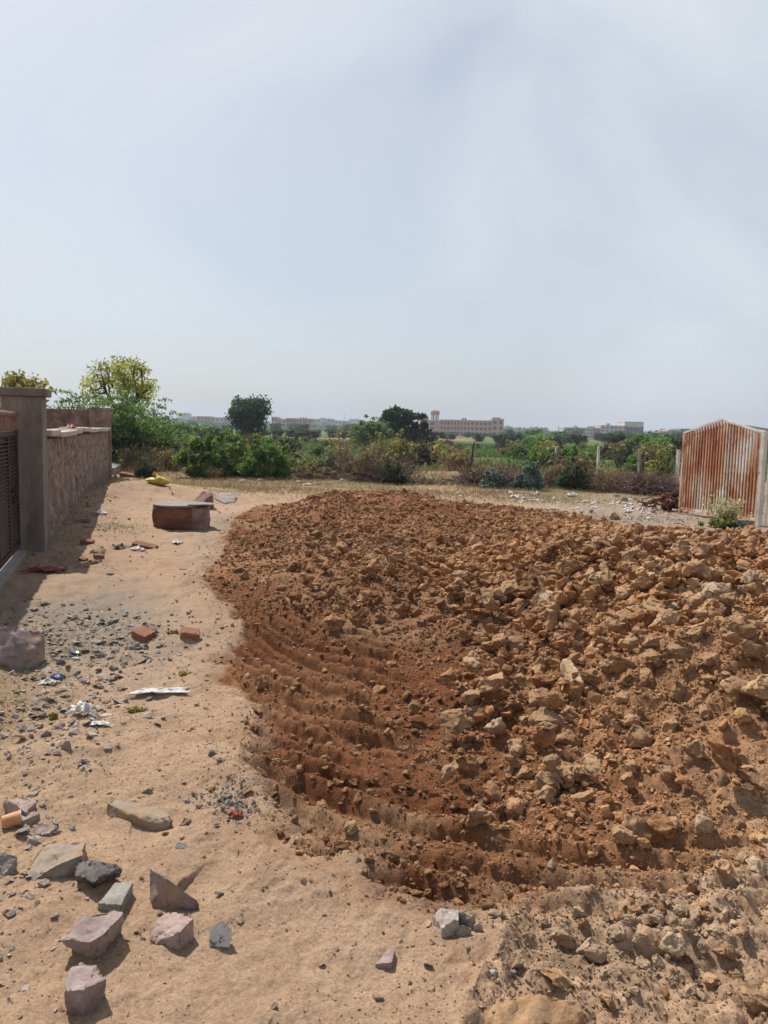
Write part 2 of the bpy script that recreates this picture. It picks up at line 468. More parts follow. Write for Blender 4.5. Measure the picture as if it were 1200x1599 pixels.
m_conc = M_rough('concrete_mat', [(.25, (.20, .17, .15)), (.5, (.29, .25, .22)), (.75, (.37, .33, .29))], 3, .9, .3, 40, bdist=.008)
m_coping = M_rough('coping_mat', [(.25, (.34, .29, .24)), (.5, (.44, .39, .33)), (.75, (.53, .48, .42))], 3, .9, .3, 40, bdist=.01)
m_pillar = M_rough('pillar_plaster_mat', [(.3, (.12, .098, .086)), (.5, (.19, .158, .138)), (.7, (.265, .225, .20))], 3.2, .9, .25, 60, stretch=(1, 1, .25), bdist=.006)
m_wall = M_rough('stone_wall_mat', [(.30, (.19, .125, .10)), (.48, (.40, .295, .24)), (.66, (.57, .46, .39))], 5.5, .95, 1.0, 12, stretch=(1, 1, .6), dist=1.2, bdist=.12, spots=(14, .57, .64, (.075, .05, .038)))
m_wall2 = M_rough('brown_wall_mat', [(.30, (.15, .085, .07)), (.5, (.25, .16, .135)), (.68, (.36, .26, .225))], 4, .95, .7, 10, bdist=.05)
m_gate = M_rough('brown_gate_mat', [(.3, (.028, .015, .012)), (.5, (.045, .024, .018)), (.7, (.07, .038, .03))], 5, .5, .05, 40)
m_louv = M_rough('louvre_mat', [(.3, (.07, .042, .034)), (.7, (.13, .085, .07))], 5, .5, .05, 40)
m_rail = M_rough('gate_rail_mat', [(.3, (.16, .085, .06)), (.5, (.22, .125, .09)), (.7, (.28, .17, .13))], 5, .5, .05, 40)
m_void = M_rough('dark_steel_mat', [(.3, (.012, .010, .010)), (.7, (.03, .026, .026))], 5, .6, .05, 40)
m_leafg = M_leaf('green_leaf_mat', [(0, (0.042, 0.089, 0.026)), (.5, (0.116, 0.228, 0.046)), (1, (0.264, 0.367, 0.071))])
m_leafy = M_leaf('yellow_leaf_mat', [(0, (0.155, 0.171, 0.028)), (.5, (0.310, 0.310, 0.054)), (1, (0.528, 0.482, 0.109))])
m_leafa = M_leaf('acacia_leaf_mat', [(0, (0.052, 0.103, 0.026)), (.5, (0.130, 0.215, 0.048)), (1, (0.273, 0.354, 0.100))])
m_leafd = M_leaf('dark_leaf_mat', [(0, (0.016, 0.034, 0.014)), (.5, (0.039, 0.071, 0.025)), (1, (0.085, 0.128, 0.040))])
m_leaft = M_leaf('grey_leaf_mat', [(0, (0.084, 0.132, 0.102)), (.5, (0.168, 0.240, 0.186)), (1, (0.312, 0.396, 0.318))])
m_leafb = M_leaf('brown_leaf_mat', [(0, (0.106, 0.070, 0.041)), (.4, (0.233, 0.163, 0.083)), (.75, (0.373, 0.302, 0.106)), (1, (0.279, 0.350, 0.083))])
m_leaff = M_leaf('far_leaf_mat', [(0, (0.039, 0.081, 0.034)), (.5, (0.085, 0.147, 0.051)), (1, (0.151, 0.216, 0.072))])
m_leafs = M_leaf('shrub_leaf_mat', [(0, (0.099, 0.135, 0.032)), (.5, (0.238, 0.271, 0.064)), (.8, (0.437, 0.362, 0.103)), (1, (0.397, 0.218, 0.090))])
m_straw = M_leaf('straw_mat', [(0, (0.187, 0.127, 0.061)), (.5, (0.330, 0.248, 0.116)), (.85, (0.462, 0.374, 0.198)), (1, (0.176, 0.209, 0.055))], .25)
m_field = M_leaf('field_mat', [(0, (0.050, 0.094, 0.018)), (.5, (0.094, 0.160, 0.029)), (.85, (0.176, 0.209, 0.050)), (1, (0.308, 0.242, 0.110))], .25)
m_seed = M_leaf('seed_head_mat', [(0, (.30, .26, .13)), (.5, (.45, .40, .23)), (1, (.60, .55, .36))], .3)
m_bark = M_rough('bark_mat', [(.3, (.035, .024, .018)), (.5, (.065, .046, .034)), (.75, (.12, .09, .07))], 8, .95, .8, 18, stretch=(1, 1, .3))
m_twig = M_rough('twig_mat', [(.3, (.16, .105, .075)), (.5, (.26, .18, .13)), (.75, (.37, .275, .205))], 4, .95, .2, 30, tint=True)
m_twigp = M_rough('purple_twig_mat', [(.3, (.11, .068, .058)), (.5, (.19, .125, .108)), (.75, (.30, .215, .185))], 4, .95, .2, 30, tint=True)
m_root = M_rough('root_mat', [(.3, (.07, .026, .016)), (.5, (.15, .06, .035)), (.75, (.26, .125, .075))], 6, .95, .8, 18)
m_rust = M_rough('rusty_paint_mat', [(.38, (.36, .12, .06)), (.47, (.48, .235, .135)), (.55, (.57, .39, .28)), (.65, (.67, .60, .53))], 2.6, .75, .2, 60, stretch=(1, 1, .4), dist=.8, randv=.16, roff=False, detail=9, spots=(9, .60, .68, (.32, .10, .045)))
m_rustred_shaded = M_rough('shaded_red_rust_mat', [(.3, (.07, .018, .012)), (.5, (.115, .032, .02)), (.72, (.16, .06, .04))], 2.6, .8, .2, 60, dist=.8, randv=.03)  # red rust, darkened so the gaps between the bars look shaded
m_rustpink_shaded = M_rough('shaded_faded_rust_mat', [(.3, (.07, .035, .03)), (.5, (.11, .065, .06)), (.72, (.16, .11, .105))], 2.6, .8, .2, 60, dist=.8, randv=.03)  # mauve rust, with the shade of the bar gaps put into the colour
m_gpost = M_rough('white_post_mat', [(.3, (.40, .36, .31)), (.5, (.58, .55, .50)), (.75, (.68, .66, .62))], 4, .7, .15, 60, spots=(7, .62, .72, (.34, .17, .09)))
m_plastic = M_rough('white_plastic_mat', [(.3, (.40, .37, .34)), (.5, (.56, .54, .51)), (.7, (.66, .65, .63))], 9, .5, .1, 60, randv=.1, spots=(12, .47, .66, (.38, .30, .23)))
m_blue = M_rough('blue_plastic_mat', [(.3, (.07, .12, .28)), (.6, (.17, .24, .45))], 15, .4, .1, 60)
m_greenp = M_rough('green_plastic_mat', [(.3, (.012, .11, .075)), (.6, (.025, .19, .125))], 12, .4, .1, 60)
m_redp = M_rough('red_cloth_mat', [(.35, (.17, .025, .02)), (.6, (.30, .05, .04))], 14, .6, .2, 60)
m_yellowp = M_rough('yellow_sack_mat', [(.3, (.42, .29, .03)), (.6, (.62, .47, .07))], 7, .5, .3, 40)
m_orange = M_rough('orange_cup_mat', [(.3, (.50, .19, .075)), (.6, (.62, .31, .15))], 7, .6, .1, 40)
m_flower = M_rough('wilted_flower_mat', [(.3, (.26, .19, .035)), (.6, (.50, .42, .11))], 20, .8, .2, 40)
m_pinkb = M_rough('pink_render_mat', [(.3, (.54, .30, .24)), (.5, (.61, .36, .295)), (.7, (.67, .43, .36))], .25, .9, .0, 5, randv=.04)
m_cream = M_rough('cream_render_mat', [(.3, (.44, .38, .33)), (.5, (.53, .47, .41)), (.7, (.60, .54, .48))], .25, .9, .0, 5, randv=.06)
m_greyb = M_rough('grey_render_mat', [(.3, (.34, .33, .34)), (.5, (.43, .42, .43)), (.7, (.50, .49, .50))], .2, .9, .0, 5, randv=.12)
m_rose = M_rough('rose_render_mat', [(.3, (.40, .20, .17)), (.5, (.48, .26, .225)), (.7, (.55, .33, .29))], .2, .9, .0, 5, randv=.1)
m_pane = M_rough('window_pane_mat', [(.3, (.085, .075, .075)), (.7, (.14, .13, .13))], 1, .3, .0, 5)
m_tank = M_rough('tank_concrete_mat', [(.3, (.24, .19, .13)), (.5, (.33, .27, .19)), (.7, (.40, .33, .25))], .6, .9, .0, 5)
m_black = M_rough('black_tank_mat', [(.3, (.012, .012, .014)), (.7, (.025, .025, .028))], 2, .5, .0, 5)
m_steel = M_rough('steel_mat', [(.3, (.18, .18, .19)), (.7, (.28, .28, .29))], 2, .5, .0, 5)

# ------------------------------------------------------------------ ground: one sheet from underfoot to the horizon
def build_ground():
    ang = np.concatenate([np.radians(np.arange(-33, 33.001, 0.078)), np.radians(np.arange(40, 321, 7.0))])
    rad = [0.35, 0.7, 1.0]
    r = 1.25
    while r < 2450:
        rad.append(r)
        r *= 1.0023 if r < 6.2 else (1.0062 if r < 30 else (1.016 if r < 300 else 1.06))
    rad.append(2450.0)
    rad = np.array(rad)
    A, Rr = np.meshgrid(ang, rad)
    X = (Rr * np.sin(A)).ravel(); Y = (Rr * np.cos(A)).ravel()
    H, sd, m, q = terrain(X, Y, True)
    nr, na = A.shape
    V = np.stack([X, Y, H], 1)
    V = np.vstack([V, [[0, 0, float(H[:na].mean())]]])
    i = np.arange(nr - 1)[:, None] * na; j = np.arange(na)[None, :]; j2 = (j + 1) % na
    F = np.stack([i + j, i + na + j, i + na + j2, i + j2], -1).reshape(-1, 4)
    c = len(V) - 1
    jj = np.arange(0, na)
    # colour of the ground itself
    r = q['r']; near = 1 - sstep(18, 30, r)
    def lerp(a, b, f): return a + (np.asarray(b)[None, :] - a) * f[:, None]
    col = np.tile(np.array([[.365, .245, .158]]), (len(X), 1))
    col *= (1 + .13 * fbm(X * .9, Y * .9, 3, 101) + .07 * fbm(X * 6, Y * 6, 3, 102) * near)[:, None]
    col = lerp(col, (.43, .305, .21), .6 * sstep(.1, .6, fbm(X * .6 + 9, Y * .6, 3, 103)))
    # grey dusty gravel in front of the gate and by the manhole
    g1 = np.exp(-(((X + 2.6 + .25 * (Y - 6)) / 1.0) ** 2 + ((Y - 6.3) / 1.7) ** 2))
    g2 = np.exp(-(((X + 2.2) / 1.0) ** 2 + ((Y - 12.5) / 2.6) ** 2)) + .8 * np.exp(-(((X + 1.75) / .35) ** 2 + ((Y - 8.7) / .9) ** 2))
    gn = fbm(X * 1.6, Y * 1.6, 4, 104)
    col = lerp(col, (.245, .20, .16), np.clip((g1 * 1.25 + g2 * .8) * (.75 + .6 * gn), 0, .9))
    # brown trodden dirt with weeds at the lower left
    g3 = sstep(.2, 1.0, -(X + 1.05 + .30 * (Y - 3.2))) * sstep(2.6, 3.3, Y) * (1 - sstep(5.2, 6.2, Y))
    col = lerp(col, (.215, .145, .072), np.clip(g3 * (.55 + .7 * gn), 0, .8))
    # darker brown soil along the foot of the wall
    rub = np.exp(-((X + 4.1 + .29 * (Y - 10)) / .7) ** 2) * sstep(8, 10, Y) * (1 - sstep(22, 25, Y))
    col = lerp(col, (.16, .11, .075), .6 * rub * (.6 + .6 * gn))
    # gravelly back strip in front of the rusty gate
    bk = sstep(2.2, 4.5, X) * sstep(12.5, 14.5, Y + .1 * X) * (1 - sstep(21, 23, Y))
    col = lerp(col, (.27, .22, .18), .65 * bk)
    # dry grass verge
    vg = sstep(17.5, 19.5, Y) * (1 - sstep(24, 27, Y)) * (1 - .6 * bk)
    col = lerp(col, (.30, .215, .115), .7 * vg * (.6 + .7 * fbm(X * .8, Y * .8, 3, 105)))
    col = lerp(col, (.15, .15, .045), np.clip(.9 * vg * sstep(.05, .5, fbm(X * .45, Y * .9, 3, 106)), 0, .7))
    # fields
    fd = sstep(25, 29, Y)
    fn = fbm(X * .06 + 4, Y * .035, 4, 107)
    fcol = np.tile(np.array([[.30, .195, .105]]), (len(X), 1))
    fcol = lerp(fcol, (.085, .125, .032), sstep(-.22, .12, fn + .10 * fbm(X * .6, Y * .3, 2, 108) + .25 * sstep(40, 60, Y)))
    col = col * (1 - fd)[:, None] + fcol * fd[:, None]
    # dug soil
    damp = np.clip(.55 + .7 * fbm(X * .8, Y * .8, 4, 110) - .55 * sstep(.2, 1.8, X - .1 * (Y - 4)) * (1 - sstep(9, 12, Y)) + .25 * sstep(9, 12, Y), 0, 1)
    sc = np.tile(np.array([[.30, .155, .078]]), (len(X), 1))
    sc = lerp(sc, (.150, .056, .022), np.clip(damp + .25 * (1 - sstep(.2, 1.1, X)) * (1 - sstep(7, 9, Y)), 0, 1))
    sc = lerp(sc, (.34, .215, .125), .55 * sstep(.1, .6, fbm(X * 1.3 + 7, Y * 1.3, 4, 111)))
    sc = lerp(sc, (.30, .185, .070), .7 * np.exp(-(((X - 4.3) / 1.3) ** 2 + ((Y - 10.0) / 2.0) ** 2)))     # ochre bank
    pale = .35 * np.exp(-((sd - .03) / .10) ** 2) * (Y < 4.2) * sstep(-.4, .3, fbm(X * 2, Y * 2, 3, 112) + .35)
    sc = lerp(sc, (.40, .30, .225), np.clip(pale, 0, .85))
    br = 1.15 * sstep(.12, .5, X + .12 * gn) * (1 - sstep(2.30, 2.70, Y - .22 * (X - .5) + .22 * fbm(X * 3, Y * 3, 3, 115))) + .9 * np.exp(-(((X - 1.75) / .5) ** 2 + ((Y - 2.9) / .55) ** 2))
    sc = lerp(sc, (.42, .285, .19), np.clip(br * (.70 + .6 * gn), 0, .9))
    gy = np.exp(-(((X + .75) / 1.0) ** 2 + ((Y - 9.9) / .8) ** 2)) + np.exp(-(((X - .9) / .9) ** 2 + ((Y - 6.8) / .8) ** 2))
    sc = lerp(sc, (.26, .19, .145), np.clip(.75 * gy * (.5 + gn), 0, .7))
    sc = sc * np.array([[.99, .98, .95]])
    sc *= (1 + .3 * (q['cb'] - .5) + .25 * (q['ca'] - .5))[:, None]
    spill = np.exp(-(np.clip(-sd, 0, 9) / .16) ** 2) * sstep(-.3, .4, fbm(X * 4, Y * 4, 3, 120)) * (r < 18)
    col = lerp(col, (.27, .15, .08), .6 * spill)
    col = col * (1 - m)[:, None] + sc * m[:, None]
    col = np.clip(col, .012, .6)
    col = np.vstack([col, col[:1]])
    me = mesh_np('ground', V, F, True, cols={'tone': col})
    bm = bmesh.new(); bm.from_mesh(me); bm.verts.ensure_lookup_table()
    for a in range(na):
        bm.faces.new((bm.verts[c], bm.verts[a], bm.verts[(a + 1) % na]))
    bm.normal_update(); bm.to_mesh(me); bm.free()
    for pgi in (0,):
        pass
    return me

gme = build_ground()
if gme.polygons[1000].normal.z < 0:
    gme.flip_normals()
ground = link('ground', gme, m_ground)
tag(ground, kind='structure')

# ------------------------------------------------------------------ rocks and clods: shared shapes
def hull_bm(pts):
    bm = bmesh.new()
    for p in pts: bm.verts.new(p)
    res = bmesh.ops.convex_hull(bm, input=list(bm.verts))
    dele = [g for g in res['geom_interior'] + res['geom_unused'] if isinstance(g, bmesh.types.BMVert)]
    bmesh.ops.delete(bm, geom=list(set(dele)), context='VERTS')
    loose = [v for v in bm.verts if not v.link_faces]
    if loose: bmesh.ops.delete(bm, geom=loose, context='VERTS')
    bmesh.ops.recalc_face_normals(bm, faces=list(bm.faces))
    return bm

def bm_np(bm):
    bmesh.ops.triangulate(bm, faces=list(bm.faces))
    bm.verts.ensure_lookup_table(); bm.verts.index_update()
    V = np.array([v.co[:] for v in bm.verts], np.float32)
    F = np.array([[v.index for v in f.verts] for f in bm.faces], np.int32)
    return V, F

def rand_pts(rng, n, lo=.72):
    pts = []
    for i in range(n):
        v = Vector((rng.gauss(0, 1), rng.gauss(0, 1), rng.gauss(0, 1))).normalized()
        pts.append(v * rng.uniform(lo, 1) * .5)
    return pts

def detail_bm(bm, size, bev=.03, cuts=3, amp=.035, freq=2.6, seed=0, split=0.0):
    """soft broken edges, then a rough broken surface"""
    bmesh.ops.dissolve_limit(bm, angle_limit=R(9), verts=list(bm.verts), edges=list(bm.edges))
    bmesh.ops.bevel(bm, geom=list(bm.edges), offset=bev * size, segments=1, affect='EDGES', profile=.5)
    bmesh.ops.triangulate(bm, faces=list(bm.faces))
    for it in range(cuts):
        lim = size * (.16 if it == 0 else .10 if it == 1 else .065)
        es = [e for e in bm.edges if e.calc_length() > lim]
        if not es: break
        bmesh.ops.subdivide_edges(bm, edges=es, cuts=1)
        bmesh.ops.triangulate(bm, faces=list(bm.faces))
    bm.normal_update()
    off = Vector((seed * 3.7, seed * 1.3, seed * 2.1))
    for v in bm.verts:
        q = v.co * (freq / size) + off
        d = mnoise.fractal(q, .8, 2.1, 5) * amp
        rd = mnoise.fractal(q * 3.5 + off, .7, 2.0, 3) * amp * .45
        cd, cp = mnoise.voronoi(q * 1.15 + v.normal * .4)
        ch = (mnoise.cell(cp[0] * 7.3) - .5) * amp * 1.1
        v.co += v.normal * ((d + rd + ch) * size)
    return bm

rng = random.Random(4)
BASE_LO = []                                   # cheap angular shapes
for i in range(36):
    BASE_LO.append(bm_np(hull_bm(rand_pts(rng, rng.randint(11, 17), .62))))
BASE_TINY = [bm_np(hull_bm(rand_pts(rng, rng.randint(7, 9), .7))) for i in range(24)]
BASE_MID = []
for i in range(14):
    b_ = hull_bm(rand_pts(rng, rng.randint(12, 20), .66))
    detail_bm(b_, 1.0, .05, 1, .05, 2.6, i + 3)
    BASE_MID.append(bm_np(b_))

def detail_mesh(name, pts, size, **k):
    b_ = hull_bm(pts); detail_bm(b_, size, **k)
    V, F = bm_np(b_); b_.free()
    return mesh_np(name, V, F, True)

CLOD_ME = {}
for key, mt in (('brown', m_clod), ('pale', m_clod_pale), ('red', m_clod_red), ('ochre', m_clod_yel)):
    CLOD_ME[key] = []
    for i in range(9):
        me = detail_mesh('earth_clod', [p * .1 for p in rand_pts(rng, rng.randint(12, 22), .66)], .1, bev=.022, cuts=4, amp=.055, freq=3.0, seed=i + len(key))
        me.materials.append(mt)
        CLOD_ME[key].append(me)

def scatter_mesh(name, base, pos, size, rot, sq, tint, smooth=False):
    """many small pieces as one mesh: pos n x 3, size n, rot n x 3, sq n x 3 (axis stretch)"""
    n = len(pos)
    Vs, Fs, Ts = [], [], []
    which = np.random.RandomState(7).randint(0, len(base), n)
    off = 0
    cx, cy, cz = np.cos(rot[:, 0]), np.cos(rot[:, 1]), np.cos(rot[:, 2])
    sx, sy, sz = np.sin(rot[:, 0]), np.sin(rot[:, 1]), np.sin(rot[:, 2])
    for b in range(len(base)):
        k = np.nonzero(which == b)[0]
        if not len(k): continue
        V, F = base[b]
        v = V[None] * (size[k, None] * sq[k])[:, None, :]
        x, y, z = v[..., 0], v[..., 1], v[..., 2]
        c, s_ = cx[k, None], sx[k, None]; y, z = y * c - z * s_, y * s_ + z * c
        c, s_ = cy[k, None], sy[k, None]; x, z = x * c + z * s_, -x * s_ + z * c
        c, s_ = cz[k, None], sz[k, None]; x, y = x * c - y * s_, x * s_ + y * c
        v = np.stack([x, y, z], -1) + pos[k][:, None, :]
        Vs.append(v.reshape(-1, 3)); Fs.append((F[None] + (np.arange(len(k)) * len(V))[:, None, None] + off).reshape(-1, 3))
        Ts.append(np.repeat(tint[k], len(V)))
        off += len(k) * len(V)
    return mesh_np(name, np.concatenate(Vs), np.concatenate(Fs), smooth, attrs={'tint': np.concatenate(Ts)})

# explicit stones -----------------------------------------------------------
def rock(name, pts, mt, label, cat='stone', foot=True, group=None, seed=1, amp=.020, bev=.006, cuts=4, freq=4.2):
    """a stone from measured corner points (photo x, photo y, height over the ground)"""
    ws = []
    g0 = [G(px, py) for px, py, h in pts if h <= .012]
    zref = sum(p.z for p in g0) / len(g0) if g0 else 0.0
    for px, py, h in pts:
        p = P(px, py, zref + h)
        ws.append(p)
        if foot and h > .02:
            ws.append(Vector((p.x, p.y, zref - .04)))
        elif h <= .02:
            ws.append(Vector((p.x, p.y, zref - .05)))
    c = sum(ws, Vector()) / len(ws); c.z = zref
    size = max((a - b).length for a in ws for b in ws)
    me = detail_mesh(name, [w - c for w in ws], size, bev=bev, cuts=cuts, amp=amp, freq=freq, seed=seed)
    o = link(name, me, mt, loc=c)
    return tag(o, label, cat, group)

rock('stone_slab', [(66, 1319, .02), (135, 1313, .055), (129, 1335, .07), (100, 1346, .06), (68, 1362, .035), (40, 1357, .0), (50, 1377, .0), (112, 1362, .0), (128, 1346, .0)], m_dustslab, 'large grey slab half buried in sand beside the blackish jagged stone', seed=2)
rock('stone', [(125, 1338, .055), (150, 1343, .08), (193, 1352, .05), (190, 1363, .03), (145, 1378, .055), (112, 1364, .05), (114, 1371, .03), (150, 1375, .0), (170, 1366, .0), (130, 1362, .0)], m_dark, 'blackish jagged stone propped over its own shadow beside the large grey slab', foot=False, seed=3, amp=.03)
rock('stone_tile', [(180, 1378, .03), (208, 1377, .03), (190, 1413, .03), (153, 1410, .03), (188, 1418, .0), (153, 1416, .0)], m_slate, 'small flat grey-green slate tile lying on sand among larger stones', seed=4, amp=.008, bev=.01)
rock('stone', [(234, 1356, .10), (258, 1369, .11), (286, 1390, .075), (312, 1411, .03), (300, 1421, .0), (258, 1424, .0), (237, 1415, .0), (233, 1380, .05)], m_purple, 'pointed purple stone with a big dark face standing up from the sand', seed=5)
rock('stone', [(183, 1417, .085), (194, 1426, .085), (165, 1457, .085), (152, 1478, .05), (140, 1472, .075), (93, 1467, .06), (106, 1453, .065), (131, 1432, .08), (152, 1489, .0), (189, 1458, .0), (130, 1472, .0)], m_purple, 'biggest grey-purple wedge stone on the sand with a black shadow under its tip', foot=False, seed=6)
rock('stone', [(262, 1424, .05), (297, 1423, .07), (303, 1433, .07), (282, 1455, .06), (242, 1474, .01), (232, 1464, .01), (241, 1441, .03), (303, 1466, .0), (281, 1484, .0)], m_pink, 'pale pinkish wedge stone just below the pointed purple stone', seed=7)
rock('stone', [(125, 1502, .05), (150, 1505, .07), (165, 1530, .07), (131, 1545, .08), (101, 1546, .07), (105, 1515, .05), (109, 1575, .0), (132, 1566, .0), (163, 1548, .0)], m_purple, 'dusty rose stone with a dark front lowest among the foreground stones', seed=8)
rock('stone_slab', [(167, 1254, .045), (174, 1250, .045), (200, 1247, .035), (232, 1250, .02), (263, 1270, .02), (272, 1280, .02), (258, 1291, .0), (229, 1283, .02), (207, 1272, .04), (171, 1279, .0), (205, 1278, .0)], m_dustslab, 'long flat sand-covered slab with a dark broken left corner', seed=9, amp=.014)
rock('stone', [(8, 1246, .05), (35, 1243, .06), (58, 1252, .05), (40, 1268, .04), (8, 1270, .0), (27, 1275, .0), (3, 1262, .0), (55, 1266, .0)], m_pink, 'rounded pinkish stone behind the orange paper cup', seed=10)
rock('stone', [(30, 1273, .03), (58, 1261, .03), (62, 1270, .03), (36, 1282, .03), (35, 1286, .0), (62, 1275, .0)], m_pink, 'narrow pink stone piece leaning against the rounded stone by the orange cup', seed=11)
rock('stone', [(52, 1287, .02), (70, 1284, .03), (90, 1290, .02), (78, 1300, .01), (53, 1304, .0), (58, 1306, .0), (88, 1296, .0)], m_pink, 'low pink stone chip right below the pair of stones beside the cup', seed=12)
rock('stone', [(-30, 1335, .06), (5, 1330, .06), (27, 1336, .05), (20, 1350, .03), (0, 1372, .0), (-30, 1370, .0), (22, 1362, .0)], m_slate, 'grey stone cut by the frame edge with an orange chip beneath it', seed=13)
rock('boulder', [(-60, 985, .20), (0, 979, .24), (24, 976, .24), (70, 990, .17), (62, 1012, .10), (40, 1033, .0), (0, 1042, .0), (-60, 1050, .0), (62, 1024, .0)], m_purple, 'huge purple-grey boulder lying before the slatted gate', 'boulder', seed=14, amp=.02)
rock('stone_flake', [(618, 1484, .02), (608, 1480, .02), (587, 1506, .01), (612, 1503, .02), (585, 1509, .0), (611, 1506, .0)], m_purple, 'thin triangular grey flake alone on open sand', seed=15, amp=.008, bev=.008)
rock('stone', [(676, 1428, .03), (690, 1419, .06), (716, 1421, .06), (717, 1437, .05), (690, 1450, .03), (683, 1454, .0), (718, 1450, .0), (676, 1440, .0)], m_white_st, 'whitish block stone on the cut edge of the dug soil', seed=16)
rock('stone', [(716, 1424, .04), (730, 1420, .05), (743, 1430, .05), (735, 1444, .0), (717, 1446, .0)], m_slate, 'grey stone wedged right beside the whitish block stone', seed=17)
rock('stone', [(713, 1447, .02), (722, 1444, .035), (737, 1449, .03), (735, 1462, .0), (712, 1459, .0)], m_slate, 'small rounded grey stone just under the whitish block stone', seed=18)
rock('stone', [(740, 1444, .02), (748, 1440, .03), (755, 1445, .02), (752, 1455, .0), (740, 1453, .0)], m_white_st, 'tiny white pebble by the stones of the cut edge', seed=19)

STONE_ME = {}
for key, mt in (('purple', m_purple), ('pink', m_pink), ('slate', m_slate), ('dust', m_dustslab), ('white', m_white_st), ('dark', m_dark), ('brick', m_brick)):
    STONE_ME[key] = []
    for i in range(3):
        me = detail_mesh('stone', [p * .1 for p in rand_pts(rng, rng.randint(9, 14), .7)], .1, bev=.014, cuts=3, amp=.03, freq=3.2, seed=i + 5 * len(key))
        me.materials.append(mt); STONE_ME[key].append(me)

def stone(px, py, w, h, key, label, cat='stone', group=None, name='stone', flat=None, rz=None, sy=.8, me=None):
    g = G(px, py + h * .38)
    d = depth(g)
    ww = w * d / FPX; hh = max(h * d / FPX * .85, ww * .25) if flat is None else flat
    i = int(px * 7 + py * 3) % 3
    o = link(name, me or STONE_ME[key][i])
    rr = random.Random(int(px * 131 + py))
    k_ = 1.0 if me is not None else 10.0
    o.scale = (ww * k_, ww * sy * k_, hh * k_)
    o.rotation_euler = (rr.uniform(-.2, .2), rr.uniform(-.2, .2), rr.uniform(-.5, .5) if rz is None else rz)
    o.location = (g.x, g.y, g.z + hh * (.30 if me is not None else .20))
    return tag(o, label, cat, group)

def brick_mesh():
    mb = MB(); mb.box(-.5, .5, -.5, .5, -.5, .5)
    me = mb.mesh('brick', bevel=.05, sub=3, jitter=.09, seed=3); me.materials.append(m_brick)
    for p in me.polygons: p.use_smooth = True
    return me
BRICK = brick_mesh()

stone(173, 895, 17, 9, 'slate', 'single grey cobble on the bare path left of the concrete ring')
stone(192, 903, 11, 7, 'white', 'small pale stone just beside the single grey cobble')
stone(66, 938, 27, 11, 'pink', 'pinkish stone on the shadow edge before the gate')
stone(176, 968, 32, 15, 'slate', 'low wide grey stone at the back of the rubble patch')
stone(211, 1005, 26, 24, 'purple', 'upright purple cobble beside the holed red brick in the rubble')
stone(186, 993, 24, 11, 'slate', 'flat grey flake left of the upright purple cobble', flat=.03)
stone(216, 1029, 34, 15, 'dust', 'flat sandy stone in front of the upright purple cobble', flat=.045)
stone(177, 1039, 21, 18, 'slate', 'angular grey stone in the middle of the rubble')
stone(158, 1020, 31, 13, 'dust', 'long thin wedge of stone lying across the rubble', flat=.035, rz=.4, sy=.35)
stone(177, 1057, 22, 14, 'purple', 'purple stone at the front of the rubble near the white sheet')
stone(150, 1065, 22, 14, 'dust', 'sandy broken stone next to dark debris')
stone(120, 1023, 30, 16, 'white', 'curved pale piece of pottery beside the boulder', flat=.04)
stone(99, 1020, 14, 14, 'white', 'small cream stone leaning on the curved pale piece')
stone(138, 1037, 17, 10, 'dust', 'small stone right of the curved pale piece')
stone(119, 1138, 38, 22, 'purple', 'brown rounded stone in front of the crumpled white bag')
stone(71, 1142, 34, 13, 'pink', 'flat pinkish stone left of the brown rounded stone', flat=.04)
stone(62, 1131, 23, 14, 'pink', 'tilted pink stone behind the flat pinkish stone')
stone(94, 1130, 24, 20, 'purple', 'purple stone touching the back of the brown rounded stone')
stone(104, 1163, 30, 20, 'dust', 'leaning sandy stone in front of the brown rounded stone', flat=.07, sy=.4)
stone(46, 1121, 19, 9, 'white', 'small cream stone by the yellow flower scrap')
stone(72, 1172, 25, 9, 'pink', 'low pink chip on the trodden brown dirt', flat=.03)
stone(14, 1180, 17, 11, 'pink', 'little pink stone near the frame edge on brown dirt')
stone(44, 1167, 12, 9, 'slate', 'tiny slate chip among pale chips on brown dirt')
stone(332, 1170, 23, 20, 'purple', 'round dark cobble alone on sand next to the tread marks')
stone(388, 1050, 20, 14, 'purple', 'grey stone at the rim of the dug soil')
stone(340, 963, 12, 8, 'slate', 'small grey stone between path and dug soil')
stone(340, 986, 9, 7, 'slate', 'very small stone below the grey one between path and soil')
stone(308, 1099, 13, 8, 'slate', 'small dark pebble below the white plastic sheet')
stone(323, 1061, 12, 7, 'slate', 'flat little stone right of the white plastic sheet')
stone(286, 1219, 13, 8, 'slate', 'small slate pebble above the half buried stones')
stone(231, 1231, 22, 16, 'slate', 'buried slate tip sticking out above the long flat slab', sy=.4)
stone(291, 1247, 16, 18, 'slate', 'upright square slate end next to the grey gravel spill')
stone(288, 1279, 26, 20, 'dust', 'half buried stone right of the long flat slab')
stone(283, 1317, 30, 15, 'slate', 'pointed grey stone almost buried in open sand', sy=.5)
stone(373, 1359, 11, 9, 'slate', 'tiny slate cube on sand right of the stones')
stone(240, 1378, 9, 7, 'dust', 'pebble beside the pointed purple stone')
stone(213, 1455, 10, 9, 'dark', 'dark pebble between the biggest wedge stone and the pale wedge stone')
stone(155, 1497, 16, 11, 'purple', 'small purple stone above the dusty rose stone')
stone(12, 1558, 24, 22, 'pink', 'pinkish stone beside dry leaves in the corner')
stone(426, 1567, 22, 16, 'dust', 'rounded stone sunk in sand at the lower frame edge')
stone(672, 1467, 20, 14, 'pink', 'small pink stone on sand near the whitish block')
stone(772, 1515, 18, 14, 'white', 'pale stone at the foot of the crumbling cut edge')
stone(800, 1517, 22, 22, 'slate', 'grey-white stone at the foot of the crumbling cut edge')
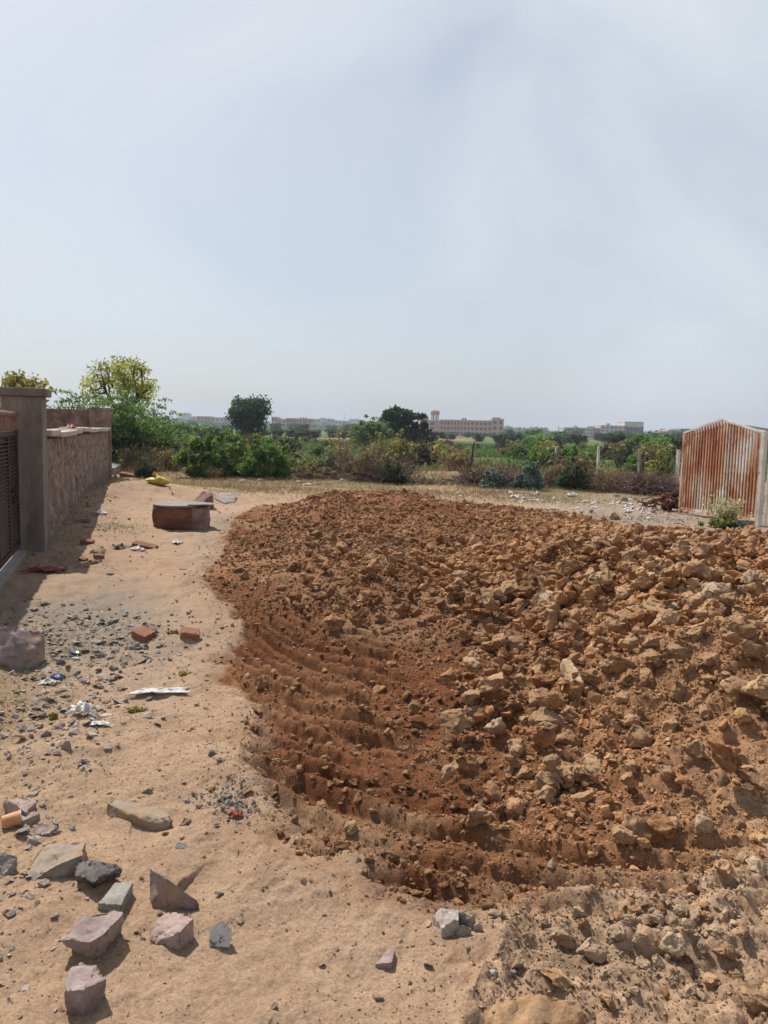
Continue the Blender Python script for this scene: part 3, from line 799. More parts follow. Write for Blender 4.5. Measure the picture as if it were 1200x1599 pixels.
# bricks and stones along the wall and by the manhole
stone(297, 989, 28, 17, 'brick', 'half red brick with pale mortar on the open path', 'brick', name='brick', me=BRICK, rz=.25)
stone(225, 989, 30, 15, 'brick', 'red brick with a round frog hole in the rubble', 'brick', name='brick', me=BRICK, rz=-.5)
stone(227, 853, 36, 9, 'brick', 'long red brick lying flat near the concrete ring', 'brick', name='brick', me=BRICK, rz=-.08, sy=.45)
stone(137, 846, 19, 9, 'brick', 'red brick behind the pale flat slab by the wall', 'brick', name='brick', me=BRICK, rz=.1, sy=.6)
stone(155, 868, 14, 8, 'brick', 'orange brick chip on the front of the pale flat slab', 'brick', name='brick', me=BRICK, rz=.6)
stone(130, 873, 12, 7, 'brick', 'red brick crumb left of the orange chip', 'brick', name='brick', me=BRICK, rz=-.3)
stone(147, 877, 11, 6, 'brick', 'red brick crumb below the orange chip', 'brick', name='brick', me=BRICK, rz=.9)
stone(152, 859, 50, 17, 'dust', 'pale flat slab stone with brick bits beside the wall', sy=.7)
stone(131, 811, 33, 14, 'slate', 'long grey stone at the foot of the wall')
stone(137, 820, 16, 9, 'white', 'white stone in front of the long grey stone by the wall')
stone(140, 785, 26, 13, 'pink', 'pink round stone in the wall shadow')
stone(113, 828, 13, 10, 'pink', 'small stone against the wall near weeds')
stone(182, 742, 10, 10, 'white', 'pale stone at the start of the drain slab')
stone(867, 791, 27, 14, 'white', 'pale smooth boulder behind the earth heap')
stone(851, 799, 20, 13, 'pink', 'grey-pink stone touching the pale smooth boulder')
stone(924, 796, 13, 11, 'purple', 'square brown stone right of the pale smooth boulder')
stone(963, 770, 16, 13, 'white', 'light concrete lump at the dry thorn brush')
stone(974, 778, 26, 10, 'dust', 'fallen cylindrical lump of concrete by the dry thorn brush', sy=.4)
stone(1008, 784, 16, 10, 'pink', 'pinkish lump near the uprooted stump')
stone(1022, 797, 14, 10, 'slate', 'grey lump among litter in front of the stump')
stone(1075, 826, 9, 6, 'white', 'tiny pale stone on the ground under the rusty gate')
stone(1060, 815, 30, 6, 'dust', 'flat ledge stone under the rusty gate post', flat=.05)

# two slabs behind the manhole
rock('stone_block', [(300, 788, .0), (303, 781, .10), (316, 767, .30), (329, 765, .33), (333, 771, .28), (334, 790, .0), (322, 793, .0), (306, 793, .0)], m_wall2, 'tilted reddish stone block behind the concrete ring', seed=21, amp=.01)
rock('stone_slab', [(334, 776, .10), (345, 770, .12), (364, 770, .12), (371, 774, .10), (368, 785, .0), (350, 785, .02), (335, 780, .02)], m_conc, 'flat grey slab resting behind the tilted block', seed=22, amp=.01)

# ------------------------------------------------------------------ clods of the heap
nr_ = np.random.RandomState(11)
def in_soil(x, y, marg=.02):
    return sdpoly(x, y, SOIL) > marg

def sample(density, ymin, ymax, s0, s1, dens_fn, power=1.6):
    area_x = 11.0
    n = int(density * area_x * (ymax - ymin))
    y = nr_.uniform(ymin, ymax, n)
    x = nr_.uniform(-1, 1, n) * (.53 * y + .3) * 1.0; n_ok = nr_.uniform(0, 1, n) < np.minimum(1, (.53 * y + .3) / 5.5); x = np.where(n_ok, x, 99.)
    keep = (np.abs(x) < .53 * y + .3) & in_soil(x, y)
    x, y = x[keep], y[keep]
    keep = nr_.uniform(0, 1, len(x)) < dens_fn(x, y)
    x, y = x[keep], y[keep]
    u = nr_.uniform(0, 1, len(x))
    s = (s0 ** -power + u * (s1 ** -power - s0 ** -power)) ** (-1 / power)
    return x, y, s

def d_right(x, y):
    return sstep(.05, 1.5, x - .10 * (y - 3.5)) * sstep(2.6, 3.6, y)
def d_back(x, y):
    return np.maximum(sstep(8.2, 10.5, y) * sstep(-2.5, -.8, x), .75 * sstep(5.6, 7.2, y) * sstep(-1.3, -.5, x))
def clump(x, y):
    return sstep(-.35, .45, fbm(x * 1.1, y * 1.1, 3, 201))

bank = sample(110, 3.0, 12, .09, .24, lambda x, y: np.clip(1.0 * (sstep(.05, 1.0, x - .10 * (y - 3.6)) + .5 * d_back(x, y)) * sstep(3.0, 3.6, y) * (1 - .4 * sstep(7, 10, y)) * (.45 + .75 * clump(x * .9 + 2, y * .9)), 0, 1), power=1.0)
big = sample(62, 2.2, 16, .07, .20, lambda x, y: np.clip((.85 * d_right(x, y) * (1 - .4 * sstep(9, 12, y)) + .45 * d_back(x, y) + .03 + .22 * sstep(.9, 1.2, x) * (y < 3)) * (.35 + .8 * clump(x, y)), 0, 1), power=.7)
mid = sample(520, 2.1, 16.5, .036, .085, lambda x, y: np.clip((.62 * d_right(x, y) + .62 * d_back(x, y) + .30 + .45 * (x > .15) * (y < 2.75)) * (.25 + .9 * clump(x * 1.7 + 5, y * 1.7)), 0, 1))
sml = sample(2000, 2.0, 11, .015, .036, lambda x, y: np.clip((.5 * d_right(x, y) + .5 * d_back(x, y) + .42) * (.3 + .8 * clump(x * 2 + 9, y * 2)), 0, 1))
crb = sample(6500, 1.9, 6.2, .006, .018, lambda x, y: .45 + .6 * clump(x * 3 + 9, y * 3))
allx = np.concatenate([a[0] for a in (bank, big, mid, sml, crb)])
ally = np.concatenate([a[1] for a in (bank, big, mid, sml, crb)])
alls = np.concatenate([a[2] for a in (bank, big, mid, sml, crb)])
allh = terrain(allx, ally)
allh[:len(bank[0])] += nr_.uniform(-.03, 1, len(bank[0])) * (.13 - .11 * sstep(7, 10, bank[1]))
alls[:len(bank[0])] *= 1 - .30 * sstep(8, 11, bank[1])
bd = sdpoly(bank[0], bank[1], SOIL); allh[:len(bank[0])] -= .12 * (bd < .35) * (bank[1] > 8)
# measured big clods: photo x, y, width, height, colour
BIGC = [(883, 1457, 57, 50, 'pale'), (927, 1483, 66, 52, 'pale'), (1047, 1472, 62, 62, 'pale'), (1027, 1500, 30, 30, 'pale'), (870, 1525, 66, 28, 'brown'),
        (853, 1238, 44, 48, 'brown'), (1100, 1282, 42, 44, 'pale'), (1155, 1288, 34, 30, 'brown'), (947, 1560, 44, 36, 'brown'),
        (1177, 1560, 64, 52, 'brown'), (1133, 1483, 44, 40, 'brown'), (1163, 1453, 42, 36, 'brown'), (893, 1277, 24, 26, 'brown'), (910, 1246, 56, 32, 'brown'),
        (990, 1422, 34, 26, 'brown'), (930, 1325, 34, 30, 'brown'), (1084, 986, 64, 38, 'ochre'), (1020, 1024, 46, 34, 'brown'), (1061, 1076, 50, 50, 'ochre'),
        (853, 1063, 62, 46, 'red'), (1132, 1061, 46, 42, 'ochre'), (1185, 1020, 62, 42, 'ochre'), (971, 1086, 44, 30, 'brown'), (1159, 1114, 42, 48, 'ochre'),
        (1009, 1057, 42, 34, 'brown'), (889, 1112, 34, 28, 'brown'), (997, 1151, 64, 46, 'brown'), (806, 1166, 50, 40, 'brown'), (1087, 1170, 58, 46, 'brown'),
        (889, 1151, 56, 42, 'brown'), (1166, 967, 50, 34, 'ochre'), (1136, 982, 36, 30, 'ochre'), (941, 909, 32, 24, 'brown'), (960, 806, 26, 24, 'ochre'), (943, 810, 18, 16, 'ochre'),
        (1080, 851, 46, 20, 'ochre'), (1192, 907, 46, 44, 'ochre'), (1158, 889, 38, 28, 'ochre'), (1095, 925, 26, 18, 'ochre'), (665, 917, 36, 24, 'pale'), (676, 962, 28, 32, 'red'),
        (685, 868, 36, 26, 'brown'), (652, 890, 22, 22, 'brown'), (590, 860, 18, 14, 'brown'), (820, 1205, 40, 34, 'brown'), (770, 1225, 30, 24, 'brown'), (715, 1190, 34, 28, 'brown'),
        (645, 1335, 22, 18, 'red'), (480, 1330, 22, 16, 'ochre'), (548, 1290, 34, 20, 'ochre'), (905, 1030, 40, 30, 'brown'), (950, 1040, 40, 30, 'brown'), (1105, 1030, 44, 36, 'brown'),
        (930, 1180, 44, 34, 'brown'), (985, 1195, 40, 30, 'brown'), (1040, 1205, 44, 32, 'brown'), (960, 1130, 40, 32, 'brown'), (1045, 1130, 44, 34, 'brown'), (1100, 1110, 34, 30, 'brown'),
        (870, 1190, 36, 28, 'brown'), (820, 1125, 30, 24, 'brown'), (1120, 1335, 36, 26, 'pale'), (1060, 1350, 30, 22, 'brown'), (1160, 1340, 30, 24, 'pale'),
        (1105, 1425, 30, 24, 'brown'), (1060, 1420, 34, 24, 'pale'), (960, 1455, 40, 34, 'pale'), (910, 1440, 30, 26, 'brown'), (1000, 1465, 32, 34, 'pale'), (1110, 1530, 34, 28, 'brown'),
        (1075, 1545, 30, 22, 'pale'), (1150, 1520, 30, 24, 'brown'), (990, 1545, 28, 20, 'pale'), (945, 1520, 26, 20, 'pale'), (430, 1255, 14, 10, 'ochre'), (435, 1185, 22, 16, 'ochre')]
CL_LABEL = {'brown': 'rough brown clod of dug earth lying loose on the heap', 'pale': 'dusty pale clod of dug earth crumbling on the heap',
            'red': 'dark reddish clod of dug earth lying on the heap', 'ochre': 'yellowish ochre clod of dug earth lying on the heap'}
def clod(loc, sx, sy, sz, key, rr, label=None):
    o = link('earth_clod', CLOD_ME[key][rr.randrange(9)])
    o.scale = (sx * 10, sy * 10, sz * 10)
    o.rotation_euler = (rr.uniform(-.5, .5), rr.uniform(-.5, .5), rr.uniform(0, 6.3))
    o.location = loc
    tag(o, label or CL_LABEL[key], 'earth clod', None if label else key + ' clods on the heap of dug earth')
    return o
rr = random.Random(5)
taken = []
for px, py, w, h, key in BIGC:
    g = G(px, py + h * .25); d = depth(g)
    ww = w * d / FPX; hh = max(h * d / FPX * .9, .45 * ww)
    clod((g.x, g.y, g.z + hh * .22), ww * rr.uniform(.95, 1.1), ww * rr.uniform(.75, 1.0), hh, key, rr)
    taken.append((g.x, g.y, ww))
rock('earth_block', [(976, 1270, .07), (1010, 1266, .09), (1062, 1268, .08), (1064, 1290, .05), (1055, 1305, .0), (1010, 1312, .0), (978, 1308, .0), (1066, 1300, .0)], m_clod, 'long squared block of pale earth lying sideways on the heap front', 'earth block', seed=31, amp=.035, bev=.012, freq=4.5)
rock('earth_block', [(765, 1566, .0), (790, 1552, .03), (850, 1548, .05), (905, 1558, .045), (918, 1582, .03), (905, 1615, .0), (800, 1625, .0), (755, 1595, .0)], m_clod, 'broad cracked cake of earth at the lower frame edge', 'earth block', seed=32, amp=.022, bev=.03, freq=6.5)
rock('earth_slab', [(832, 930, .10), (850, 921, .16), (872, 925, .15), (876, 942, .10), (840, 950, .0), (872, 950, .0)], m_clod_pale, 'grey angular slab embedded in the middle of the heap', 'earth slab', seed=33)
rock('earth_slab', [(877, 1028, .10), (890, 1024, .12), (914, 1060, .08), (908, 1080, .02), (893, 1078, .0), (880, 1045, .0), (915, 1078, .0)], m_clod_pale, 'grey tapered slab leaning on its end in the heap', 'earth slab', seed=34)
taken = np.array(taken)
dd = allx[:, None] * 0 + 0
app = alls / ally
if len(taken):
    bigi = np.nonzero(alls > .05)[0]
    dist = np.hypot(allx[bigi][:, None] - taken[None, :, 0], ally[bigi][:, None] - taken[None, :, 1])
    bad = (dist < .5 * (taken[None, :, 2] + alls[bigi][:, None]) * .75).any(1)
    app[bigi[bad]] = -1
vis = np.abs(allx - .02 * ally) < .50 * ally + .05
order = np.argsort(-app * vis)
N_IND = 300 - len(BIGC)
ind = order[:N_IND]
for i in ind:
    x, y, s = allx[i], ally[i], alls[i]
    nz_ = float(fbm(np.array([x * .8]), np.array([y * .8]), 3, 210)[0])
    if x > 3.0 and y > 7: key = 'ochre' if rr.random() < .6 else 'brown'
    elif y < 2.7: key = 'pale' if rr.random() < .7 else 'brown'
    elif x < .6: key = 'red' if rr.random() < .6 else 'brown'
    else: key = rr.choice(['brown', 'brown', 'brown', 'pale' if nz_ > .1 else 'red'])
    clod((x, y, allh[i] + .18 * s), s * rr.uniform(.9, 1.25), s * rr.uniform(.75, 1.0), s * rr.uniform(.55, .85), key, rr)
rest = np.setdiff1d(np.arange(len(allx)), ind)
rest = rest[app[rest] > 0]
def rest_mesh(sel, base, smooth):
    n = len(sel)
    sq = np.stack([nr_.uniform(.85, 1.25, n), nr_.uniform(.7, 1.05, n), nr_.uniform(.5, .85, n)], 1)
    rot = np.stack([nr_.uniform(-.6, .6, n), nr_.uniform(-.6, .6, n), nr_.uniform(0, 6.3, n)], 1)
    pos = np.stack([allx[sel], ally[sel], allh[sel] + .2 * alls[sel]], 1)
    t = np.clip(.5 + .45 * fbm(allx[sel] * .9, ally[sel] * .9, 3, 220) + nr_.uniform(-.3, .3, n) + .15 * d_right(allx[sel], ally[sel]) - .32 * (1 - sstep(.1, 1.0, allx[sel])) * (1 - sstep(7, 9, ally[sel])), 0, 1)
    return scatter_mesh('loose_soil', base, pos, alls[sel], rot, sq, t, smooth)
_rx, _ry = allx[rest], ally[rest]
_rd = (_rx > -1) & (_rx < .1) & (_ry > 2.5) & (_ry < 6.3) & (alls[rest] < .05)
rest = rest[~(_rd & (nr_.uniform(0, 1, len(rest)) < .45))]
_pal = (allx[rest] > .18) & (ally[rest] + nr_.normal(0, .10, len(rest)) < 2.45 + .22 * (allx[rest] - .5)) & (nr_.uniform(0, 1, len(rest)) < .85); palr = rest[_pal]; rest = rest[~_pal]
bigr = rest[alls[rest] > .034]; smr = rest[(alls[rest] <= .034) & (alls[rest] > .0165)]; tnr = rest[alls[rest] <= .0165]
tag(link('loose_soil', rest_mesh(palr, BASE_MID, False), m_loosep), kind='stuff')
tag(link('loose_soil', rest_mesh(bigr, BASE_MID, False), m_loose), kind='stuff')
tag(link('loose_soil', rest_mesh(smr, BASE_LO, False), m_loose), kind='stuff')
tag(link('loose_soil', rest_mesh(tnr, BASE_TINY, False), m_loose), kind='stuff')

# pebbles and crumbs on the sand --------------------------------------------
def scatter_ground(name, n, xr, yr, s0, s1, fn, mt, base=BASE_LO, tfn=None, power=2.0, zs=.6, lift=.15):
    y = nr_.uniform(yr[0], yr[1], n); x = nr_.uniform(xr[0], xr[1], n)
    k = (np.abs(x) < .56 * y + .4); x, y = x[k], y[k]
    k = nr_.uniform(0, 1, len(x)) < fn(x, y); x, y = x[k], y[k]
    m_ = len(x)
    s = (s0 ** -power + nr_.uniform(0, 1, m_) * (s1 ** -power - s0 ** -power)) ** (-1 / power)
    h = terrain(x, y)
    sq = np.stack([nr_.uniform(.85, 1.3, m_), nr_.uniform(.7, 1.05, m_), nr_.uniform(.6, 1.0, m_) * zs], 1)
    rot = np.stack([nr_.uniform(-.5, .5, m_), nr_.uniform(-.5, .5, m_), nr_.uniform(0, 6.3, m_)], 1)
    t = nr_.uniform(0, 1, m_) if tfn is None else tfn(x, y)
    me = scatter_mesh(name, base, np.stack([x, y, h + lift * s], 1), s, rot, sq, t)
    return tag(link(name, me, mt), kind='stuff')

out_soil = lambda x, y: (sdpoly(x, y, SOIL) < .02) * 1.0
def sandfn(x, y):
    sd = sdpoly(x, y, SOIL)
    rim = np.exp(-((sd + .12) / .22) ** 2)
    rub = np.exp(-(((x + 2.45 + .25 * (y - 5.6)) / .75) ** 2 + ((y - 5.3) / 1.2) ** 2)) + .6 * np.exp(-((x + 1.5 + .36 * (y - 3.2)) / .35) ** 2) * (y < 4.4)
    return (sd < .03) * np.clip(.05 + .3 * clump(x * 1.5, y * 1.5) ** 2 + .75 * rim + 1.0 * rub, 0, 1)
scatter_ground('pebbles', 26000, (-4.5, 1.2), (1.9, 9), .006, .05, sandfn, m_pebble, power=2.2)
scatter_ground('pebbles', 7000, (-7, 8), (8.5, 23), .018, .09, lambda x, y: out_soil(x, y) * np.clip(.12 + .5 * clump(x, y) * (y < 16) + .6 * (x > 2.5) + .6 * np.exp(-((x + 3.9 + .29 * (y - 10)) / .5) ** 2), 0, 1), m_pebble, power=2.0)
scatter_ground('loose_soil', 9000, (-3, 1), (1.9, 16), .008, .06, lambda x, y: (lambda d: (d < .05) * np.exp(-((d + .0) / .20) ** 2))(sdpoly(x, y, SOIL)), m_loose, base=BASE_MID[:8], power=2.0)
scatter_ground('pebbles', 60000, (-2.6, 1.0), (1.85, 4.6), .003, .016, lambda x, y: (sdpoly(x, y, SOIL) < .03) * np.clip(.10 + .65 * clump(x * 2.5, y * 2.5) ** 2, 0, 1), m_pebble, base=BASE_TINY, power=2.0)
def rubble(x, y):
    return (sdpoly(x, y, SOIL) < -.05) * np.clip(1.25 * np.exp(-(((x + 2.35 + .30 * (y - 5.7)) / .62) ** 2 + ((y - 5.6) / .75) ** 2)) + .8 * np.exp(-(((x + 1.75 + .36 * (y - 4.0)) / .38) ** 2 + ((y - 4.1) / .55) ** 2))
        + .5 * np.exp(-((x + 1.3 + .33 * (y - 2.7)) / .12) ** 2) * (y < 3.6) + .5 * np.exp(-((x + 4.05 + .29 * (y - 10)) / .42) ** 2) * (y > 8.6), 0, 1)
scatter_ground('rubble', 16000, (-5.0, -.6), (2.0, 9.0), .012, .085, rubble, m_rubble, base=BASE_MID, power=1.5, zs=.55)
scatter_ground('rubble', 5000, (-5.0, -.6), (2.0, 8.5), .03, .11, rubble, m_rubble, base=BASE_MID, power=1.3, zs=.32)
scatter_ground('rubble', 3000, (-7.5, -2.0), (9.5, 20), .02, .10, lambda x, y: rubble(x, y) + .03, m_pebble, base=BASE_MID, power=1.6, zs=.55)
scatter_ground('gravel', 1800, (-5.5, -.6), (3.2, 8.5), .008, .045, rubble, m_gravel, power=1.6)
# grey gravel spills
gp = G(352, 1250)
scatter_ground('gravel', 2600, (gp.x - .3, gp.x + .4), (gp.y - .32, gp.y + .35), .008, .034, lambda x, y: np.exp(-(((x - gp.x + .25 * (y - gp.y) - .03) / .11) ** 2 + ((y - gp.y) / .15) ** 2)), m_gravel, power=1.6, lift=.3)
scatter_ground('gravel', 9000, (1.0, 6.8), (13.5, 16.8), .015, .05, lambda x, y: out_soil(x, y) * np.exp(-(((x - 5.0) / 1.1) ** 2 + ((y - 15.0) / .55) ** 2)), m_gravel, power=1.8, lift=.3)
scatter_ground('gravel', 5000, (-3.6, -1.2), (8, 15), .012, .04, lambda x, y: out_soil(x, y) * np.exp(-(((x + 2.1) / .5) ** 2 + ((y - 12) / 2) ** 2)) * .5, m_gravel, power=2)
#PART2
# ------------------------------------------------------------------ left: boundary wall, gate pillar, gate
def frame_at(name, loc, rz): return empty(name, loc, rz)

wall = frame_at('boundary_wall', WALL_C, WALL_A)
tag(wall, 'rough pinkish stone boundary wall with a pale coping running away from the gate pillar', 'wall')
def rough_wall_mesh(x0, x1, y0, y1, z0, z1, nx, ny, nz, amp, seed, name, tilt=0.0):
    """a closed block whose faces are uneven stonework"""
    bm = bmesh.new()
    bmesh.ops.create_cube(bm, size=1)
    for v in bm.verts:
        v.co = Vector((x0 if v.co.x < 0 else x1, y0 if v.co.y < 0 else y1, z0 if v.co.z < 0 else z1))
    for ax, n in ((0, nx), (1, ny), (2, nz)):
        if n > 1:
            es = [e for e in bm.edges if abs((e.verts[0].co - e.verts[1].co).normalized()[ax]) > .99]
            bmesh.ops.subdivide_edges(bm, edges=es, cuts=n - 1, use_grid_fill=True)
    bm.normal_update()
    for v in bm.verts:
        q = Vector((v.co.x, v.co.y * 1.0, v.co.z * 1.0)) + Vector((seed, seed, seed))
        dist, pts = mnoise.voronoi(q * 3.3)
        lump = min((dist[1] - dist[0]) * 1.6, 1.0)
        f = mnoise.fractal(q * 5, .8, 2, 4)
        v.co += v.normal * (amp * (lump - .6) + amp * .5 * f)
    me = bpy.data.meshes.new(name); bm.to_mesh(me); bm.free()
    for p in me.polygons: p.use_smooth = True
    return me
wl = 14.7
link('masonry', rough_wall_mesh(-.36, -.03, .453, wl, -.15, 1.41, 6, 300, 40, .046, 3.0, 'masonry'), m_wall, wall)
cb = MB()
yy = .455; k = 0
rc = random.Random(3)
while yy < wl - .1:
    ln = min(rc.uniform(.9, 1.6), wl - .06 - yy)
    if ln < .2: break
    dz = rc.uniform(-.012, .02) - .015 * math.sin(k)
    cb.box(-.42 + rc.uniform(-.02, .02), .05 + rc.uniform(-.025, .02), yy, yy + ln - .012, 1.43 + dz, 1.51 + dz)
    yy += ln; k += 1
link('coping', cb.mesh('coping', bevel=.012, sub=2, jitter=.012, seed=2), m_coping, wall)

cross = frame_at('cross_wall', WALL_C, WALL_A)
tag(cross, 'higher brown cross wall with a squared pier behind the stone wall end', 'wall')
link('masonry', rough_wall_mesh(-4.2, -.62, wl + .02, wl + .28, -.1, 2.05, 60, 5, 34, .02, 8.0, 'masonry'), m_wall2, cross)
link('pier', rough_wall_mesh(-.60, .02, wl + .01, wl + .62, -.1, 2.12, 10, 10, 30, .014, 5.0, 'pier'), m_wall2, cross)

pil = frame_at('gate_pillar', WALL_C, WALL_A)
tag(pil, 'tall plastered concrete gate pillar with a flat cap ending the stone wall', 'pillar')
mb = MB(); mb.box(-.47, 0, 0, .45, -.1, 1.93)
link('shaft', mb.mesh('shaft', bevel=.012, sub=4, jitter=.006, seed=4), m_pillar, pil)
mb = MB(); mb.box(-.53, .055, -.055, .505, 1.932, 2.03)
link('cap', mb.mesh('cap', bevel=.015, sub=3, jitter=.008, seed=6), m_pillar, pil)

gate = frame_at('louvred_gate', WALL_C + Vector((0, 0, 0)), WALL_A + R(2.0))
tag(gate, 'dark brown louvred metal gate hung on the concrete pillar', 'gate')
gx = -.30                                                    # local x of the gate leaf, local y runs towards the viewer (negative)
y1, y0 = -.03, -4.0
fm = MB()
fm.box(gx - .025, gx + .025, y1 - .075, y1, .07, 1.52)          # stile by the pillar
fm.box(gx - .025, gx + .025, -.86, -.80, .14, 1.44)
for q in range(1, 4): fm.box(gx - .025, gx + .025, -.86 - q * .8, -.80 - q * .8, .14, 1.44)
fm.box(gx - .024, gx + .024, y0, y1 - .077, .07, .138)
fm.box(gx - .024, gx + .024, y0, y1 - .077, 1.442, 1.50)
link('gate_frame', fm.mesh('gate_frame', bevel=.004), m_gate, gate)
rl = MB(); rl.tube([(gx, y0, 1.70), (gx, y1 - .0, 1.70)], .034, 12)
link('top_rail', rl.mesh('top_rail'), m_rail, gate)
for q in range(9):
    st = MB(); yq = y1 - .06 - q * .22
    st.box(gx - .02, gx + .02, yq - .045, yq + .005, 1.503, 1.668)
    link('rail_post', st.mesh('rail_post', bevel=.003), m_rail, gate)
sl = MB()
for b0, b1 in [(-.80, y1 - .08), (-1.60, -.862), (-2.4, -1.662), (-3.2, -2.462)]:
    z = .16
    while z < 1.43:
        a = .020
        sl.add([(gx - a, b0, z + .022), (gx + a, b0, z), (gx + a, b1, z), (gx - a, b1, z + .022),
                (gx - a, b0, z + .026), (gx + a, b0, z + .004), (gx + a, b1, z + .004), (gx - a, b1, z + .026)],
               [(3, 2, 1, 0), (4, 5, 6, 7), (0, 1, 5, 4), (1, 2, 6, 5), (2, 3, 7, 6), (3, 0, 4, 7)])
        z += .042
link('louvres', sl.mesh('louvres'), m_louv, gate)
bs = MB(); bs.box(gx - .034, gx - .030, y0, y1 - .08, .14, 1.44)
link('backing_sheet', bs.mesh('backing_sheet'), m_void, gate)
lt = MB(); lt.box(gx + .026, gx + .05, -.70, -.52, .80, .84); lt.tube([(gx + .06, -.60, .86), (gx + .06, -.60, .72)], .012, 8); lt.box(gx + .026, gx + .045, -.63, -.57, .66, .74)
link('latch', lt.mesh('latch', bevel=.002), m_void, gate)
kb = MB(); kb.box(-.40, -.20, -4.0, -.02, -.08, .02)
tag(link('gate_sill', kb.mesh('gate_sill', bevel=.01, sub=2, jitter=.01), m_conc, loc=WALL_C, rot=(0, 0, WALL_A + R(2))), 'low concrete sill under the brown louvred gate', 'sill')

# red cloth on the coping, drain slab behind
def crumple(name, w, d, h, seed, n=14, fold=1.0):
    bm = bmesh.new()
    bmesh.ops.create_grid(bm, x_segments=n, y_segments=n, size=.5)
    for v in bm.verts:
        x, y = v.co.x, v.co.y
        q = Vector((x * 2.4 + seed, y * 2.4, seed * 1.7))
        e = 1 + .55 * mnoise.fractal(Vector((x * 3, y * 3, seed)), .8, 2, 3)
        v.co = Vector((x * w * e, y * d * e, h * (.35 + .65 * abs(mnoise.fractal(q * 1.3, .9, 2, 4)) * 1.8 * fold) * max(0, 1 - 2.2 * (x * x + y * y))))
    r_ = bmesh.ops.extrude_face_region(bm, geom=list(bm.faces))
    for v in [g for g in r_['geom'] if isinstance(g, bmesh.types.BMVert)]: v.co.z += .004
    bmesh.ops.recalc_face_normals(bm, faces=list(bm.faces))
    me = bpy.data.meshes.new(name); bm.to_mesh(me); bm.free()
    for p in me.polygons: p.use_smooth = True
    return me
wdir = Vector((-math.sin(WALL_A), math.cos(WALL_A), 0)); wn = Vector((math.cos(WALL_A), math.sin(WALL_A), 0))
pc = WALL_C + wdir * 5.0 - wn * .16
tag(link('cloth', crumple('cloth', .16, .5, .09, 5), m_redp, loc=(pc.x, pc.y, 1.515), rot=(0, 0, WALL_A)), 'small crumpled red cloth lying on the wall coping', 'cloth')
ds = MB()
a = P(179, 741); b = P(216, 722)
dv = (b - a).normalized(); dn = Vector((-dv.y, dv.x, 0))
ds.add([a - dn * -.0, a + dn * .55, b + dn * .7, b, a + Vector((0, 0, .22)), a + dn * .55 + Vector((0, 0, .22)), b + dn * .7 + Vector((0, 0, .3)), b + Vector((0, 0, .3))],
       [(3, 2, 1, 0), (4, 5, 6, 7), (0, 1, 5, 4), (1, 2, 6, 5), (2, 3, 7, 6), (3, 0, 4, 7)])
me = ds.mesh('drain_slab', bevel=.02, sub=3, jitter=.03); bm = bmesh.new(); bm.from_mesh(me); bmesh.ops.recalc_face_normals(bm, faces=list(bm.faces)); bm.to_mesh(me); bm.free()
tag(link('drain_slab', me, m_conc), 'long pale concrete drain slab leading off behind the stone wall', 'slab')
stone(202, 742, 26, 8, 'brick', 'brick laid against the near end of the drain slab', 'brick', name='brick', me=BRICK, rz=.1, sy=.5)

# ------------------------------------------------------------------ brick manhole ring with slab cover
mp_ = P(277, 826)
mc = Vector((mp_.x - .06, mp_.y + .42, 0)); mc.z = hz(mc.x, mc.y) - .02
man = empty('manhole_chamber', mc)
tag(man, 'round brick manhole chamber standing above ground with a cracked concrete cover', 'manhole')
RB = .43
def ring(bmname, r0, r1, z0, z1, n, a0=0, a1=2 * math.pi, nz=6, amp=.008):
    mbx = MB(); cl = abs(a1 - a0) >= 2 * math.pi - 1e-6
    m_ = n if cl else n + 1
    for k in range(m_):
        a = a0 + (a1 - a0) * k / n
        for rr_, zz in [(r1, z0 + (z1 - z0) * i / nz) for i in range(nz + 1)] + [(r0, z1), (r0, z0)]:
            j = 1 + amp / r1 * mnoise.fractal(Vector((math.cos(a) * 3, math.sin(a) * 3, zz * 7)), .8, 2, 4) * 1.6
            mbx.v.append((math.cos(a) * rr_ * j, math.sin(a) * rr_ * j, zz))
    w = nz + 3
    for k in range(n):
        k2 = (k + 1) % m_
        for i in range(w):
            mbx.f.append((k * w + i, k2 * w + i, k2 * w + (i + 1) % w, k * w + (i + 1) % w))
    me = mbx.mesh(bmname, smooth=True); return me
m_ringb = M_rough('ring_brick_mat', [(.3, (.10, .042, .028)), (.5, (.185, .080, .052)), (.72, (.29, .14, .095))], 3, .9, .5, 30, stretch=(.6, .6, 2.6), spots=(5, .60, .72, (.22, .07, .035)), bdist=.015)
link('brick_ring', ring('brick_ring', RB - .11, RB, 0, .375, 48, amp=.012), m_ringb, man)
mb = MB(); mb.box(.27, .48, -.34, .05, -.02, .37)
link('buttress', mb.mesh('buttress', bevel=.02, sub=4, jitter=.03, seed=9), m_wall2, man)
cm = MB(); n = 40; top = []
for k in range(n):
    a = 2 * math.pi * k / n
    r = .437 + .012 * math.sin(5 * a)
    cm.v.append((r * math.cos(a), r * math.sin(a), .377))
for k in range(n):
    a = 2 * math.pi * k / n
    r = .437 + .012 * math.sin(5 * a)
    cm.v.append((r * math.cos(a), r * math.sin(a), .405))
cm.f.append(tuple(range(n - 1, -1, -1))); cm.f.append(tuple(range(n, 2 * n)))
for k in range(n): cm.f.append((k, (k + 1) % n, n + (k + 1) % n, n + k))
link('cover', cm.mesh('cover', bevel=.006), m_conc, man)
mb = MB(); mb.add([(.20, -.36, .407), (.60, -.30, .412), (.53, -.05, .412), (.22, .1, .407), (.20, -.36, .425), (.60, -.30, .43), (.53, -.05, .43), (.22, .1, .425)],
                  [(3, 2, 1, 0), (4, 5, 6, 7), (0, 1, 5, 4), (1, 2, 6, 5), (2, 3, 7, 6), (3, 0, 4, 7)])
